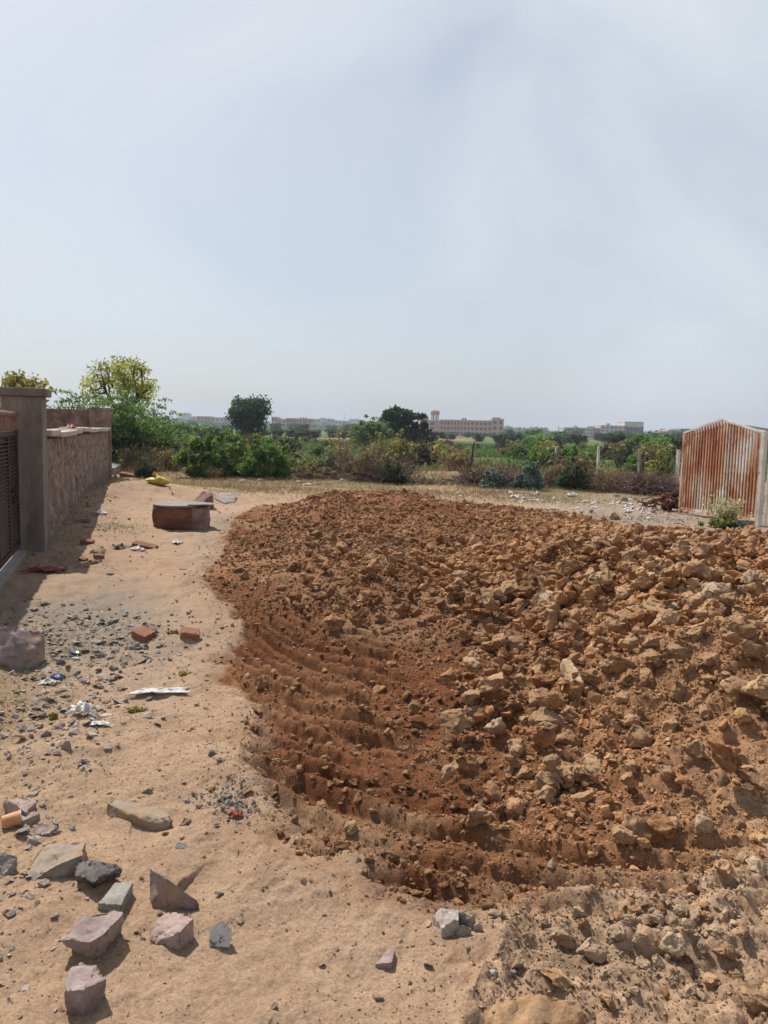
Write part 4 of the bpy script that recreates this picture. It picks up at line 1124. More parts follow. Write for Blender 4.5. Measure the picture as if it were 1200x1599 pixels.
link('cover_slab', mb.mesh('cover_slab', bevel=.006, sub=2, jitter=.01), m_conc, man)

# ------------------------------------------------------------------ yellow sack
ys = G(247, 757)
def sack_mesh(w, d, h, seed):
    bm = bmesh.new(); bmesh.ops.create_icosphere(bm, subdivisions=4, radius=.5)
    for v in bm.verts:
        x, y, z = v.co * 2
        e = max(abs(x), 0) ** 3
        w_ = 1 + .35 * e
        v.co = Vector((x * w / 2 * w_, y * d / 2 * (1 - .35 * e), z * h / 2 * (1 - .55 * e)))
        v.co += Vector(v.normal) * .05 * h * 2 * mnoise.fractal(v.co * 9 + Vector((seed, 0, 0)), .8, 2, 4)
    me = bpy.data.meshes.new('sack'); bm.to_mesh(me); bm.free()
    for p in me.polygons: p.use_smooth = True
    return me
sk = empty('sack', (ys.x, ys.y, ys.z)); tag(sk, 'tied yellow plastic sack lying on the sand bank', 'sack')
d_ = depth(ys)
link('bag', sack_mesh(31 * d_ / FPX, .34, 15 * d_ / FPX, 2), m_yellowp, sk, loc=(0, 0, .09), rot=(0, .08, .2))
tb = MB(); tb.tube([(-.02, 0, .18), (-.05, 0, .235), (-.10, 0, .26)], [.05, .03, .055], 8)
link('tied_neck', tb.mesh('tied_neck', smooth=True), m_yellowp, sk)
# stick by the sack
sp = G(270, 772)
tb = MB(); tb.tube([(0, 0, .02), (-.12, .3, .05), (-.28, .75, .12)], [.012, .011, .008], 6)
tag(link('stick', tb.mesh('stick'), m_bark, loc=sp), 'thin dark stick lying below the yellow sack', 'stick')

# ------------------------------------------------------------------ right: rusty gate and posts
gd = (GATE_R - GATE_L); glen = gd.length; grz = math.atan2(gd.y, gd.x)
gl = empty('rusty_gate', GATE_L, grz)
tag(gl, 'rusty barred gate leaf with a peaked top and peeling cream paint', 'gate')
pk = .50
def topz(t): return 1.70 + (1.98 - 1.70) * (t / pk) if t < pk else 1.72 + (1.98 - 1.72) * ((1 - t) / (1 - pk))
NB = 27
for k in range(NB):
    t = (k + .9) / (NB + .8)
    mbk = MB(); x = t * glen
    mbk.bar((x, 0, .13), (x, 0, topz(t) - .022), .036, .026, up=(0, 1, 0))
    link('bar', mbk.mesh('bar', bevel=.003), m_rust, gl)
fr = MB()
fr.bar((.02, 0, .0), (.02, 0, topz(.0) + .01), .055, .055, up=(0, 1, 0))
fr.bar((glen - .01, 0, .02), (glen - .01, 0, topz(1) + .0), .05, .05, up=(0, 1, 0))
fr.bar((.05, 0, .105), (glen - .04, 0, .105), .045, .045, up=(0, 0, 1))
link('gate_frame', fr.mesh('gate_frame', bevel=.004), m_rust, gl)
tr = MB()
tr.bar((.0, 0, 1.71), (glen * pk, 0, 1.99), .04, .035, up=(0, 1, 0)); tr.bar((glen * pk, 0, 1.985), (glen, 0, 1.725), .04, .035, up=(0, 1, 0))
link('peaked_rail', tr.mesh('peaked_rail'), m_gpost, gl)
mr = MB(); mr.bar((.05, .022, .98), (glen - .04, .022, .98), .012, .04, up=(0, 0, 1)); mr.bar((.05, .022, .55), (glen * .55, .022, .55), .012, .035)
link('mid_rail', mr.mesh('mid_rail'), m_rust, gl)
s1 = MB(); s1.box(.05, glen * .94, .105, .109, .13, .99)
link('lower_sheet', s1.mesh('lower_sheet'), m_rustred_shaded, gl)
s2 = MB(); s2.add([(.05, .110, .98), (glen * .80, .110, .98), (glen * .80, .110, 1.80), (glen * .5, .110, 1.92), (.05, .110, 1.66), (.05, .114, .98), (glen * .80, .114, .98), (glen * .80, .114, 1.80), (glen * .5, .114, 1.92), (.05, .114, 1.66)],
                  [(0, 1, 2, 3, 4), (9, 8, 7, 6, 5), (0, 5, 6, 1), (1, 6, 7, 2), (2, 7, 8, 3), (3, 8, 9, 4), (4, 9, 5, 0)])
link('upper_sheet', s2.mesh('upper_sheet'), m_rustpink_shaded, gl)

def post_at(name, px, base, top, w, mt, label, cat='post', group=None, dy=None, cap=True, tops=False):
    b = G(px, base) if dy is None else Vector((AT(px, base, dy).x, dy, hz(AT(px, base, dy).x, dy)))
    d = depth(b)
    hh = EYE + (AT(px, top, b.y).z - EYE) - b.z
    mbp = MB(); mbp.box(-w / 2, w / 2, -w / 2, w / 2, -.1, hh)
    o = link(name, mbp.mesh(name, bevel=min(.01, w * .15), sub=2, jitter=.004), mt, loc=b, rot=(0, 0, .4))
    return tag(o, label, cat, group)
post_at('gate_post', 1184, 823, 673, .085, m_gpost, 'white painted gate post closing the right end of the rusty gate')
sg = empty('second_gate_leaf', P(1190, 822), R(-64))
tag(sg, 'second whitish gate leaf with bars at the right frame edge', 'gate')
for k in range(9):
    mbk = MB(); mbk.box(.04 + k * .085, .08 + k * .085, -.015, .015, .06, 1.69)
    link('bar', mbk.mesh('bar', bevel=.003), m_gpost, sg)
mbk = MB(); mbk.box(.0, .85, -.02, .02, 1.692, 1.73); mbk.box(.0, .85, -.02, .02, .015, .058)
link('rail', mbk.mesh('rail'), m_gpost, sg)
ps = AT(1150, 662, 17.6); pe = AT(1200, 678, 16.2)
mbk = MB(); mbk.bar((ps.x, ps.y, ps.z - .02), (pe.x + .5, pe.y - .9, pe.z - .04), .03, .05)
for t in np.linspace(.02, .98, 8):
    q = Vector((ps.x, ps.y, ps.z - .04)).lerp(Vector((pe.x + .5, pe.y - .9, pe.z - .06)), t)
    mbk.bar((q.x, q.y, .02), (q.x, q.y, q.z), .035, .03, up=(0, 1, 0))
tag(link('rear_gate_frame', mbk.mesh('rear_gate_frame'), m_steel), 'grey steel gate frame standing behind the rusty gate', 'gate')

# fence posts of the field
FP = [(933, 745, 697, 25.5, .075), (1056, 768, 702, 24.0, .085), (997, 745, 702, 26.5, .075), (1003, 745, 706, 27, .05), (868, 722, 697, 42, .10), (895, 718, 697, 46, .10), (917, 722, 702, 38, .10),
      (939, 716, 702, 52, .10), (955, 716, 704, 55, .10), (820, 716, 700, 50, .10), (700, 722, 698, 42, .10), (582, 716, 697, 52, .10), (551, 722, 693, 48, .11), (462, 728, 694, 36, .045), (473, 716, 690, 55, .1), (529, 735, 694, 30, .05), (533, 735, 700, 30, .04)]
for k, (px, base, top, y, w) in enumerate(FP):
    mt = m_gpost if px in (1056, 933, 868, 895, 917) else (m_bark if w <= .05 else m_conc)
    lab = {1056: 'leaning whitish fence post next to the rusty gate', 933: 'pale thin fence post before the dark green shrub', 997: 'dark fence post in the thorn brush', 1003: 'thin stake beside the dark fence post in the thorn brush',
           462: 'thin black iron stake right of the big green bush', 529: 'dark upright stake in the brown brush', 533: 'thinner dark stake touching the upright stake in the brown brush'}.get(px)
    if lab: post_at('fence_post', px, base, top, w, mt, lab, dy=y)
    elif mt is m_gpost: post_at('fence_post', px, base, top, w, mt, 'whitish fence post out in the green field', 'post', 'whitish posts of the field fence', dy=y)
    else: post_at('fence_post', px, base, top, w, mt, 'grey concrete fence post out in the scrubby field', 'post', 'grey posts of the field fence', dy=y)
# black rail fence by the left shrubs
a = AT(244, 697, 30); b = AT(290, 697, 30)
rf = empty('rail_fence', (b.x, b.y, hz(b.x, b.y))); tag(rf, 'short black rail with a thick dark post left of the big green bush', 'fence')
mbk = MB(); mbk.box(-.11, .11, -.08, .08, -.1, a.z - 0 + .12 - rf.location.z); link('post', mbk.mesh('post', bevel=.01), m_bark, rf)
mbk = MB(); mbk.bar((a.x - b.x, 0, a.z - rf.location.z - .02), (-.115, 0, a.z - rf.location.z - .02), .06); link('rail', mbk.mesh('rail'), m_bark, rf)

# ------------------------------------------------------------------ vegetation
def leaf_np(rs, blobs, n, size, aspect=1.8, shell=.35, flat=.0, tint_blob=.5, zsq=1.0, up=0.0):
    """blobs: (x, y, z, rx, ry, rz). Quads of leaf size filling them unevenly."""
    B = np.array(blobs, float)
    wgt = B[:, 3] * B[:, 4] ** .5 * B[:, 5]; wgt = wgt / wgt.sum()
    k = rs.choice(len(B), n, p=wgt)
    d = rs.normal(size=(n, 3)); d /= np.linalg.norm(d, axis=1)[:, None]
    rad = (shell + (1 - shell) * rs.uniform(0, 1, n) ** .6) * (1 + .22 * rs.normal(size=n) * .6)
    c = B[k, :3] + d * rad[:, None] * B[k, 3:6]
    s = size * rs.uniform(.55, 1.35, n)
    nrm = rs.normal(size=(n, 3)) + np.array([0, 0, .6 + up]); nrm /= np.linalg.norm(nrm, axis=1)[:, None]
    t = rs.normal(size=(n, 3)); t -= nrm * (t * nrm).sum(1)[:, None]; t /= np.linalg.norm(t, axis=1)[:, None]
    b_ = np.cross(nrm, t)
    a = t * (s * aspect * .5)[:, None]; b2 = b_ * (s * .5)[:, None]
    V = np.stack([c - a, c + b2 * .9 - a * .1, c + a, c - b2 * .9 - a * .1], 1).reshape(-1, 3)
    F = np.arange(n * 4).reshape(n, 4)
    bt = rs.uniform(0, 1, len(B))
    tint = np.clip(tint_blob * bt[k] + (1 - tint_blob) * rs.uniform(0, 1, n), 0, 1)
    return V, F, np.repeat(tint, 4)

def leaf_mesh(name, rs, blobs, n, size, mt, **kw):
    V, F, T = leaf_np(rs, blobs, n, size, **kw)
    me = mesh_np(name, V, F, False, attrs={'tint': T}); me.materials.append(mt)
    return me

def twig_np(rs, n, gen, seg=4, r0=.008, r1=.003):
    """n crooked twigs as thin three-sided tubes; gen() gives start, direction, length"""
    V = []; F = []; T = []
    ang = np.array([0, 2.1, 4.2])
    for i in range(n):
        p, d, ln = gen(i)
        d = np.array(d, float); d /= np.linalg.norm(d)
        tt = rs.uniform()
        base = len(V)
        for j in range(seg + 1):
            u = np.cross(d, [0, 0, 1.0]); un = np.linalg.norm(u); u = u / un if un > .05 else np.array([1.0, 0, 0]); w = np.cross(d, u)
            r = r0 + (r1 - r0) * j / seg
            for a in ang: V.append(p + (u * math.cos(a) + w * math.sin(a)) * r); T.append(tt)
            p = p + d * ln / seg
            d = d + rs.normal(size=3) * .28 + np.array([0, 0, -.03]); d /= np.linalg.norm(d)
        for j in range(seg):
            for a in range(3):
                b2 = (a + 1) % 3
                F.append((base + j * 3 + a, base + j * 3 + b2, base + j * 3 + 3 + b2, base + j * 3 + 3 + a))
    return np.array(V), np.array(F), np.array(T)

def grow(rs, mb, p, d, ln, r, lvl, tips, spread=.6, split=3, bend=.16, shrink=.68, up=.12):
    pts = [p]; rad = [r]
    for j in range(4):
        d = (d + Vector(rs.normal(size=3)) * bend + Vector((0, 0, up))).normalized()
        p = p + d * (ln / 4); pts.append(p); rad.append(r * (1 - .35 * (j + 1) / 4))
    mb.tube(pts, rad, 7 if lvl > 1 else 5)
    if lvl == 0:
        tips.append(p); return
    for k in range(split + (rs.uniform() < .4)):
        dd = (d + Vector(rs.normal(size=3)) * spread).normalized()
        q = pts[-1] if k < 2 else pts[rs.randint(2, 5)]
        grow(rs, mb, q, dd, ln * shrink * rs.uniform(.8, 1.2), r * .58, lvl - 1, tips, spread, split, bend, shrink, up)

def tree(name, loc, height, width, crown_from, seed, leafm, label, cat='tree', group=None, nleaf=6000, leaf=.12, blob=.5, spread=.6, lvl=2, split=3, trunk_r=.1, aspect=1.8, zsq=.8, shell=.2, core=0, white=None, extra=None):
    rs = np.random.RandomState(seed)
    root = empty(name, loc); tag(root, label, cat, group)
    mb = MB(); tips = []
    cl = crown_from
    grow(rs, mb, Vector((0, 0, -.1)), Vector((rs.normal() * .08, rs.normal() * .08, 1)), cl, trunk_r, 0, [], bend=.05)
    n_main = split + 1
    for k in range(n_main):
        a = 2 * math.pi * (k + rs.uniform(0, .6)) / n_main
        dd = Vector((math.cos(a) * spread * 1.3, math.sin(a) * spread * 1.3, 1)).normalized()
        grow(rs, mb, Vector((0, 0, cl * .9)), dd, (height - cl) * .48, trunk_r * .62, lvl - 1, tips, spread, split)
    # bring the limbs to the measured crown
    T = np.array([t[:] for t in tips])
    sx = (width * .5 - blob * .6) / max(np.percentile(np.abs(T[:, :2]), 92), .05)
    sz = (height - blob * .55 - cl) / max((T[:, 2] - cl).max(), .05)
    def fit(v): return (v[0] * sx, v[1] * sx, v[2] if v[2] < cl else cl + (v[2] - cl) * sz)
    thick = [v for v in mb.v]
    mb.v = [fit(v) if v[2] > cl * .95 else v for v in mb.v]
    T = np.array([fit(t) for t in T])
    tm_ = mb.mesh('trunk', smooth=True); link('trunk', tm_, m_bark, root)
    blobs = [(t[0], t[1], t[2], blob * rs.uniform(.6, 1.25), blob * rs.uniform(.6, 1.25), blob * zsq * rs.uniform(.6, 1.2)) for t in T]
    for _ in range(core):
        t = T[rs.randint(len(T))] * rs.uniform(.35, .85); blobs.append((t[0], t[1], cl * .8 + (max(t[2], cl) - cl * .8) * .9, blob * 1.1, blob * 1.1, blob * .9))
    if extra: blobs += extra
    link('crown', leaf_mesh('crown', rs, blobs, nleaf, leaf, leafm, aspect=aspect, shell=shell), None, root)
    if white:
        wb = MB(); wb.tube([(0, 0, 0), (0, 0, white)], trunk_r * 1.12, 8); link('lime_wash', wb.mesh('lime_wash', smooth=True), m_gpost, root)
    return root

def ground_at(px, y):
    x = AT(px, 700, y).x
    return Vector((x, y, hz(x, y)))
def zt(px, py, y): return AT(px, py, y).z
def wid(p, y): return p * y / FPX

# pale yellow-green tree behind the wall
y = 36; g = ground_at(196, y)
tree('flowering_tree', g, zt(196, 553, y) - g.z, wid(112, y), 1.75, 3, m_leafy, 'pale yellow-green round tree with dark limbs rising over the thorn scrub', nleaf=4300, leaf=.08, blob=.52, spread=.9, lvl=3, split=3, trunk_r=.22, shell=.0)
y = 22; g = ground_at(38, y)
tree('small_tree', g, zt(38, 582, y) - g.z, wid(66, y), 1.6, 5, m_leafy, 'small pale leafed tree peeping over the gate pillar', nleaf=1500, leaf=.08, blob=.36, spread=.9, lvl=2, split=3, trunk_r=.07)
# thorn scrub behind the wall: feathery
def feathery(name, loc, h, w, seed, label, n=9000, leaf=.055, mt=None, arch=1.0, dirbias=(0, 0), group=None, dens=1.0, nb=70, stemr=.05):
    rs = np.random.RandomState(seed)
    root = empty(name, loc); tag(root, label, 'tree', group)
    mb = MB(); blobs = []
    for k in range(nb):
        a = rs.uniform(0, 6.28); e = rs.uniform(.35, 1.25)
        d = Vector((math.cos(a) * math.cos(e) + dirbias[0], math.sin(a) * math.cos(e) + dirbias[1], math.sin(e))).normalized()
        p = Vector((rs.normal() * .12 * w * .3, rs.normal() * .12 * w * .3, 0)); pts = [p]
        ln = h * rs.uniform(.7, 1.15) if e > .8 else w * .5 * rs.uniform(.7, 1.15)
        for j in range(6):
            p = p + d * ln / 6
            d = (d + Vector(rs.normal(size=3)) * .13 + Vector((0, 0, -.13 * arch))).normalized()
            if p.z > h * .98: p.z = h * .98
            if p.z < .25: p.z = .25
            pts.append(p)
            if j > 0:
                for q in range(2):
                    o_ = Vector(rs.normal(size=3)) * .10 * h
                    blobs.append((p.x + o_.x, p.y + o_.y, p.z + o_.z * .5, .10 * h * rs.uniform(.6, 1.4), .10 * h * rs.uniform(.6, 1.4), .035 * h * rs.uniform(.7, 1.6)))
        mb.tube(pts, [stemr * (1 - j / 7.5) * (.5 + .5 * (k < 6)) for j in range(7)], 5)
    link('trunk', mb.mesh('trunk', smooth=True), m_bark, root)
    link('crown', leaf_mesh('crown', rs, blobs, int(n * dens), leaf, mt or m_leafa, aspect=2.4, shell=.0), None, root)
    return root
y = 29; g = ground_at(100, y); feathery('thorn_tree', g, zt(100, 598, y) - g.z, wid(150, y), 12, 'feathery green thorn tree spreading behind the stone wall near the gate pillar', n=16000, leaf=.07)
y = 31; g = ground_at(160, y); feathery('thorn_tree', g, zt(160, 608, y) - g.z, wid(140, y), 13, 'feathery thorn tree in the middle of the scrub below the pale round tree', n=17000, leaf=.07)
y = 29.5; g = ground_at(197, y); feathery('thorn_tree', g, zt(197, 622, y) - g.z, wid(140, y), 14, 'thorn tree reaching long thin sprays out to the open field', n=15000, leaf=.065, dirbias=(.35, 0), arch=.7)
y = 30; g = ground_at(190, y); feathery('thorn_bush', g, zt(190, 650, y) - g.z, wid(110, y), 15, 'dark low thorn bush beside the wall end and drain slab', n=11000, leaf=.08, arch=1.3, mt=m_leafd)

def bush(name, loc, h, w, d, seed, mt, label, cat='bush', n=6000, leaf=.08, nblob=26, twigs=60, twm=None, group=None, shell=.3, aspect=1.7, tr=.008):
    rs = np.random.RandomState(seed)
    root = empty(name, loc); tag(root, label, cat, group)
    blobs = []
    for k in range(int(nblob * 1.7)):
        a = rs.uniform(0, 6.28); q = rs.uniform(0, 1) ** .6
        x = math.cos(a) * q * w * .42; y_ = math.sin(a) * q * d * .42
        zt_ = h * (1 - .55 * q * q) * (rs.uniform(.6, 1.0) if k % 4 else rs.uniform(.9, 1.18))
        z = zt_ * (rs.uniform(.2, .9) if k % 4 else rs.uniform(.8, .97))
        r = h * (rs.uniform(.10, .20) if k % 4 else rs.uniform(.05, .10))
        blobs.append((x, y_, z, r * 1.15, r * 1.15, r))
    def gen(i):
        a = rs.uniform(0, 6.28)
        if twigs >= 250 and i % 5 < 3:                   # thrown-down tangle rather than a grown bush
            q = rs.uniform() ** .5 * .56; z0 = h * rs.uniform(.02, .62) * (1 - q)
            return np.array([math.cos(a) * q * w, math.sin(a) * q * d, z0]), (rs.normal(), rs.normal(), rs.normal() * .45 + .25), h * rs.uniform(.35, .85)
        return np.array([math.cos(a) * w * .12 * rs.uniform(), math.sin(a) * d * .12 * rs.uniform(), 0.0]), (math.cos(a) * w / h * .55, math.sin(a) * d / h * .55, 1), h * (rs.uniform(.7, 1.08) if i % 3 else rs.uniform(.9, 1.3))
    V, F, T = twig_np(rs, twigs, gen, 5, tr, tr * .4)
    me = mesh_np('stems', V, F, True, attrs={'tint': T}); me.materials.append(twm or m_twig)
    link('stems', me, None, root)
    for k in range(int(nblob * .9)):                      # loose sprays standing out of the outline
        a = rs.uniform(0, 6.28); q = rs.uniform(.2, 1.05); z = h * rs.uniform(.35, 1.12) * (1 - .30 * q * q)
        blobs.append((math.cos(a) * q * w * .52, math.sin(a) * q * d * .5, z, h * .05, h * .05, h * .09))
    if n: link('foliage', leaf_mesh('foliage', rs, blobs, int(n * 1.25), leaf * .85, mt, shell=shell * .5, aspect=aspect), None, root)
    return root
def bush_px(name, px, base, top, wpx, y, seed, mt, label, **k):
    g = ground_at(px, y)
    return bush(name, g, (zt(px, top, y) - g.z) * (.78 if name in ('brushwood', 'scrub_bush') else 1), wid(wpx, y), wid(wpx, y) * .8, seed, mt, label, **k)

# the big green bush: three bushes grown together
bush_px('green_bush', 318, 748, 676, 90, 24.5, 21, m_leafg, 'left part of the big leafy green bush, lowest towards the thorn scrub', n=9000, leaf=.085)
bush_px('green_bush', 362, 748, 672, 95, 25.5, 22, m_leafg, 'tallest leafy green bush in the middle of the big green clump', n=10000, leaf=.085, nblob=34)
bush_px('green_bush', 412, 748, 682, 80, 24.5, 23, m_leafg, 'leafy green bush on the stake side of the big green clump', n=8000, leaf=.085)
bush_px('leafy_sprig', 408, 720, 676, 60, 27, 24, m_leafs, 'yellowing leafy sprigs rising over the green clump', n=1500, leaf=.085)
bush_px('leafy_sprig', 335, 720, 674, 60, 27, 25, m_leafs, 'pale sprigs sticking up behind the green clump', n=900, leaf=.085)
# scrub left of it
bush_px('scrub_bush', 215, 735, 678, 70, 28, 26, m_leafb, 'brownish scrub bush under the thorn sprays', n=3500, leaf=.07, twigs=160, nblob=30)
bush_px('scrub_bush', 252, 738, 688, 60, 27.5, 27, m_leafb, 'brown twiggy bush crossed by the black rail', n=2200, leaf=.065, twigs=220)
bush_px('scrub_bush', 228, 752, 705, 36, 24, 28, m_leafd, 'dark thin bush standing just behind the yellow sack', n=1200, leaf=.06, twigs=200)
bush_px('leafy_sprig', 250, 720, 668, 40, 33, 29, m_leafs, 'light green sapling above the brown twiggy bush', n=900, leaf=.08)
bush_px('weed', 333, 750, 728, 24, 23.6, 30, m_leafb, 'dry rusty weed in front of the green clump', cat='weed', n=500, leaf=.04, twigs=120)
# brushwood centre
bush_px('scrub_bush', 490, 745, 712, 90, 25, 31, m_leafb, 'low brown brush right of the thin iron stake', n=2500, leaf=.06, twigs=420, twm=m_twigp)
bush_px('scrub_bush', 515, 745, 700, 50, 26, 32, m_leafd, 'darker low bush among the brown brush and stakes', n=2200, leaf=.06, twigs=160)
bush_px('leafy_sprig', 530, 735, 662, 46, 28, 33, m_leafb, 'tall bare sapling with a few brown leaves behind the dark stakes', n=700, leaf=.07, twigs=60)
bush_px('brushwood', 568, 750, 690, 70, 24.8, 34, m_leafb, 'brown-leaved side of the big brushwood heap', n=3000, leaf=.06, twigs=500, twm=m_twigp)
bush_px('brushwood', 606, 752, 690, 70, 24.3, 35, m_leafb, 'dark purple tangle of dry branches in the big brushwood heap', n=1500, leaf=.06, twigs=800, twm=m_twigp, tr=.011)
bush_px('green_bush', 613, 752, 722, 50, 23.6, 36, m_leafd, 'small dark green bush at the foot of the brushwood heap', n=2400, leaf=.06)
bush_px('green_bush', 625, 728, 676, 48, 30, 37, m_leafs, 'yellow-green young tree behind the brushwood heap', n=2600, leaf=.09)
bush_px('leafy_sprig', 595, 720, 672, 46, 31, 38, m_leafs, 'yellowish sprig above the brown-leaved brushwood', n=1100, leaf=.085)
bush_px('scrub_bush', 680, 722, 682, 70, 36, 39, m_leafb, 'rusty leafed scrub beyond the gap in the brush', n=3500, leaf=.10)
bush_px('green_bush', 655, 722, 690, 40, 35, 40, m_leafd, 'dark shrub at the left of the gap in the brush', n=2000, leaf=.09)
bush_px('green_bush', 725, 724, 700, 44, 35, 41, m_leafs, 'small mixed shrub at the right of the gap in the brush', n=1600, leaf=.09)
bush_px('scrub_bush', 718, 722, 684, 40, 37, 42, m_leafb, 'thin reddish sapling behind the leaning branch', n=700, leaf=.08, twigs=90)
bush_px('brushwood', 672, 752, 735, 80, 23.6, 43, m_leafb, 'low spread of dry branches and rubbish in the gap', n=300, leaf=.06, twigs=260, twm=m_twigp)
bush_px('brushwood', 765, 758, 704, 95, 23.4, 44, m_leafb, 'broad purplish brushwood heap right of the leaning branch', n=1200, leaf=.06, twigs=1100, twm=m_twigp, tr=.009)
bush_px('grey_shrub', 768, 765, 732, 32, 22.3, 45, m_leaft, 'small silvery green shrub before the purplish brushwood', n=900, leaf=.09, twigs=40, nblob=16)
bush_px('grey_shrub', 786, 765, 736, 16, 22.2, 46, m_leaft, 'thin silvery plant between the silvery shrubs', n=380, leaf=.085, twigs=20, nblob=10)
bush_px('grey_shrub', 827, 766, 722, 46, 22.4, 47, m_leaft, 'largest silvery green shrub at the litter strip', n=2100, leaf=.10, twigs=50)
bush_px('brushwood', 872, 768, 706, 100, 23.8, 48, m_leafb, 'brown dry thicket right of the largest silvery shrub', n=1600, leaf=.06, twigs=1000, tr=.009)
bush_px('green_bush', 900, 752, 718, 52, 22.8, 49, m_leafd, 'dark green shrub growing through the dry thicket', n=2600, leaf=.075)
bush_px('brushwood', 955, 770, 712, 100, 23, 50, m_leafb, 'dry thorn thicket below the dark fence post', n=900, leaf=.05, twigs=1300, tr=.008)
bush_px('brushwood', 1022, 772, 720, 80, 22, 51, m_leafb, 'dark thorn heap in front of the leaning whitish post', n=700, leaf=.05, twigs=1300, twm=m_twigp, tr=.009)
bush_px('leafy_sprig', 1036, 752, 692, 44, 24.5, 52, m_leafs, 'sparse young tree with a dark stem next to the leaning whitish post', n=700, leaf=.085, twigs=26, tr=.02, twm=m_bark)
# leaning dead branch
g = G(716, 752)
mbk = MB(); rs0 = np.random.RandomState(3)
pts = [(0, 0, 0), (.30, .1, .25), (.42, .1, .65), (.45, .1, 1.15), (.50, .1, 1.30)]
mbk.tube(pts, [.05, .045, .04, .03, .015], 6); mbk.tube([(.40, .1, .45), (.25, .1, .75), (.30, .1, 1.0)], [.03, .022, .01], 5); mbk.tube([(-.6, 0, .05), (0, 0, .03), (.3, 0, .1)], [.03, .03, .02], 5)
tag(link('dead_branch', mbk.mesh('dead_branch', smooth=True), m_bark, loc=g), 'bent dead branch standing up beside the purplish brushwood', 'branch')

# uprooted stump by the rusty gate
g = G(1040, 797)
rs0 = np.random.RandomState(8); mbk = MB()
for k in range(34):
    a = rs0.uniform(2.0, 4.3) if k < 20 else rs0.uniform(0, 6.28)
    d = Vector((math.cos(a), math.sin(a) * .6, rs0.uniform(-.2, .8))).normalized(); p = Vector((rs0.normal() * .16, rs0.normal() * .12, rs0.uniform(.08, .38))); pts = [p]; ln = rs0.uniform(.25, .62)
    for j in range(6):
        d = (d + Vector(rs0.normal(size=3)) * .42 + Vector((0, 0, -.16))).normalized(); p = p + d * ln / 6; p.z = max(p.z, .02); pts.append(p)
    r = rs0.uniform(.012, .038); mbk.tube(pts, [r * (1 - .13 * j) for j in range(7)], 6)
st = empty('uprooted_stump', g); tag(st, 'reddish uprooted stump with a tangle of roots by the rusty gate', 'stump')
link('roots', mbk.mesh('roots', smooth=True), m_root, st)
b_ = hull_bm([Vector(p) for p in [(-.05, -.05, 0), (.30, -.05, 0), (.34, .2, 0), (0, .3, 0), (.1, -.05, .30), (.28, 0, .42), (.2, .2, .46), (0, .1, .26)]]); detail_bm(b_, .6, .05, 4, .14, 4, 5)
V, F = bm_np(b_); link('stump_body', mesh_np('stump_body', V, F, True), m_bark, st)

# dry weed before the rusty gate
g = G(1130, 824); rs0 = np.random.RandomState(9)
wd = empty('dry_weed', g); tag(wd, 'tall dry weed with cream seed heads growing before the rusty gate', 'weed')
def gen(i):
    a = rs0.uniform(0, 6.28); return np.array([rs0.normal() * .06, rs0.normal() * .06, 0.]), (math.cos(a) * .45, math.sin(a) * .45, 1), rs0.uniform(.40, .68)
V, F, T = twig_np(rs0, 70, gen, 5, .005, .002)
me = mesh_np('stems', V, F, True, attrs={'tint': T}); me.materials.append(m_twig); link('stems', me, None, wd)
tipz = V.reshape(-1, 3, 3).mean(1).reshape(70, 6, 3)
bl = [tuple(tipz[i, j]) + (.045, .045, .05) for i in range(70) for j in (3, 4, 5) if rs0.uniform() < .75]
link('seed_heads', leaf_mesh('seed_heads', rs0, bl, 1700, .032, m_seed, shell=.1, aspect=1.3), None, wd)
bl = [(rs0.normal() * .17, rs0.normal() * .12 - .05, rs0.uniform(.03, .16), .07, .07, .05) for i in range(24)]
link('green_base', leaf_mesh('green_base', rs0, bl, 900, .045, m_leafs, shell=.1), None, wd)
g = G(1155, 826)
tag(link('bag', crumple('bag', .36, .26, .13, 3), m_greenp, loc=g), 'crumpled dark green plastic bag at the foot of the white gate post', 'bag')
# dry straw verge, weeds: one mass each
def blades(name, n, xr, yr, h0, h1, w, fn, mt, lean=.5, tfn=None):
    rs = np.random.RandomState(len(name) + n)
    y = rs.uniform(yr[0] ** .5, yr[1] ** .5, n) ** 2; x = rs.uniform(xr[0], xr[1], n)
    k = np.abs(x) < .54 * y + 1; x, y = x[k], y[k]
    k = rs.uniform(0, 1, len(x)) < fn(x, y); x, y = x[k], y[k]; m_ = len(x)
    z = terrain(x, y); hh = rs.uniform(h0, h1, m_)
    a = rs.uniform(0, 6.28, m_); ww = w * rs.uniform(.6, 1.4, m_)
    lx, ly = rs.normal(size=m_) * lean * hh, rs.normal(size=m_) * lean * hh
    dx, dy = np.cos(a) * ww / 2, np.sin(a) * ww / 2
    p0 = np.stack([x - dx, y - dy, z - .01], 1); p1 = np.stack([x + dx, y + dy, z - .01], 1)
    p2 = np.stack([x + lx + dx * .3, y + ly + dy * .3, z + hh], 1); p3 = np.stack([x + lx - dx * .3, y + ly - dy * .3, z + hh * .96], 1)
    V = np.stack([p0, p1, p2, p3], 1).reshape(-1, 3)
    t = rs.uniform(0, 1, m_) if tfn is None else np.clip(tfn(x, y) + rs.uniform(-.25, .25, m_), 0, 1)
    me = mesh_np(name, V, np.arange(m_ * 4).reshape(-1, 4), False, attrs={'tint': np.repeat(t, 4)})
    return tag(link(name, me, mt), kind='stuff')
blades('dry_grass', 60000, (-9, 11), (17.5, 26), .03, .11, .012, lambda x, y: out_soil(x, y) * np.clip(.15 + .9 * clump(x * .5, y * .9) * sstep(17.5, 19.5, y) * (1 - .8 * (x > 5) * (y < 21)), 0, 1), m_straw, lean=.9, tfn=lambda x, y: .35 + .3 * fbm(x * .8, y * .8, 2, 301) + .45 * sstep(.15, .5, fbm(x * .45, y * .9, 3, 106)))
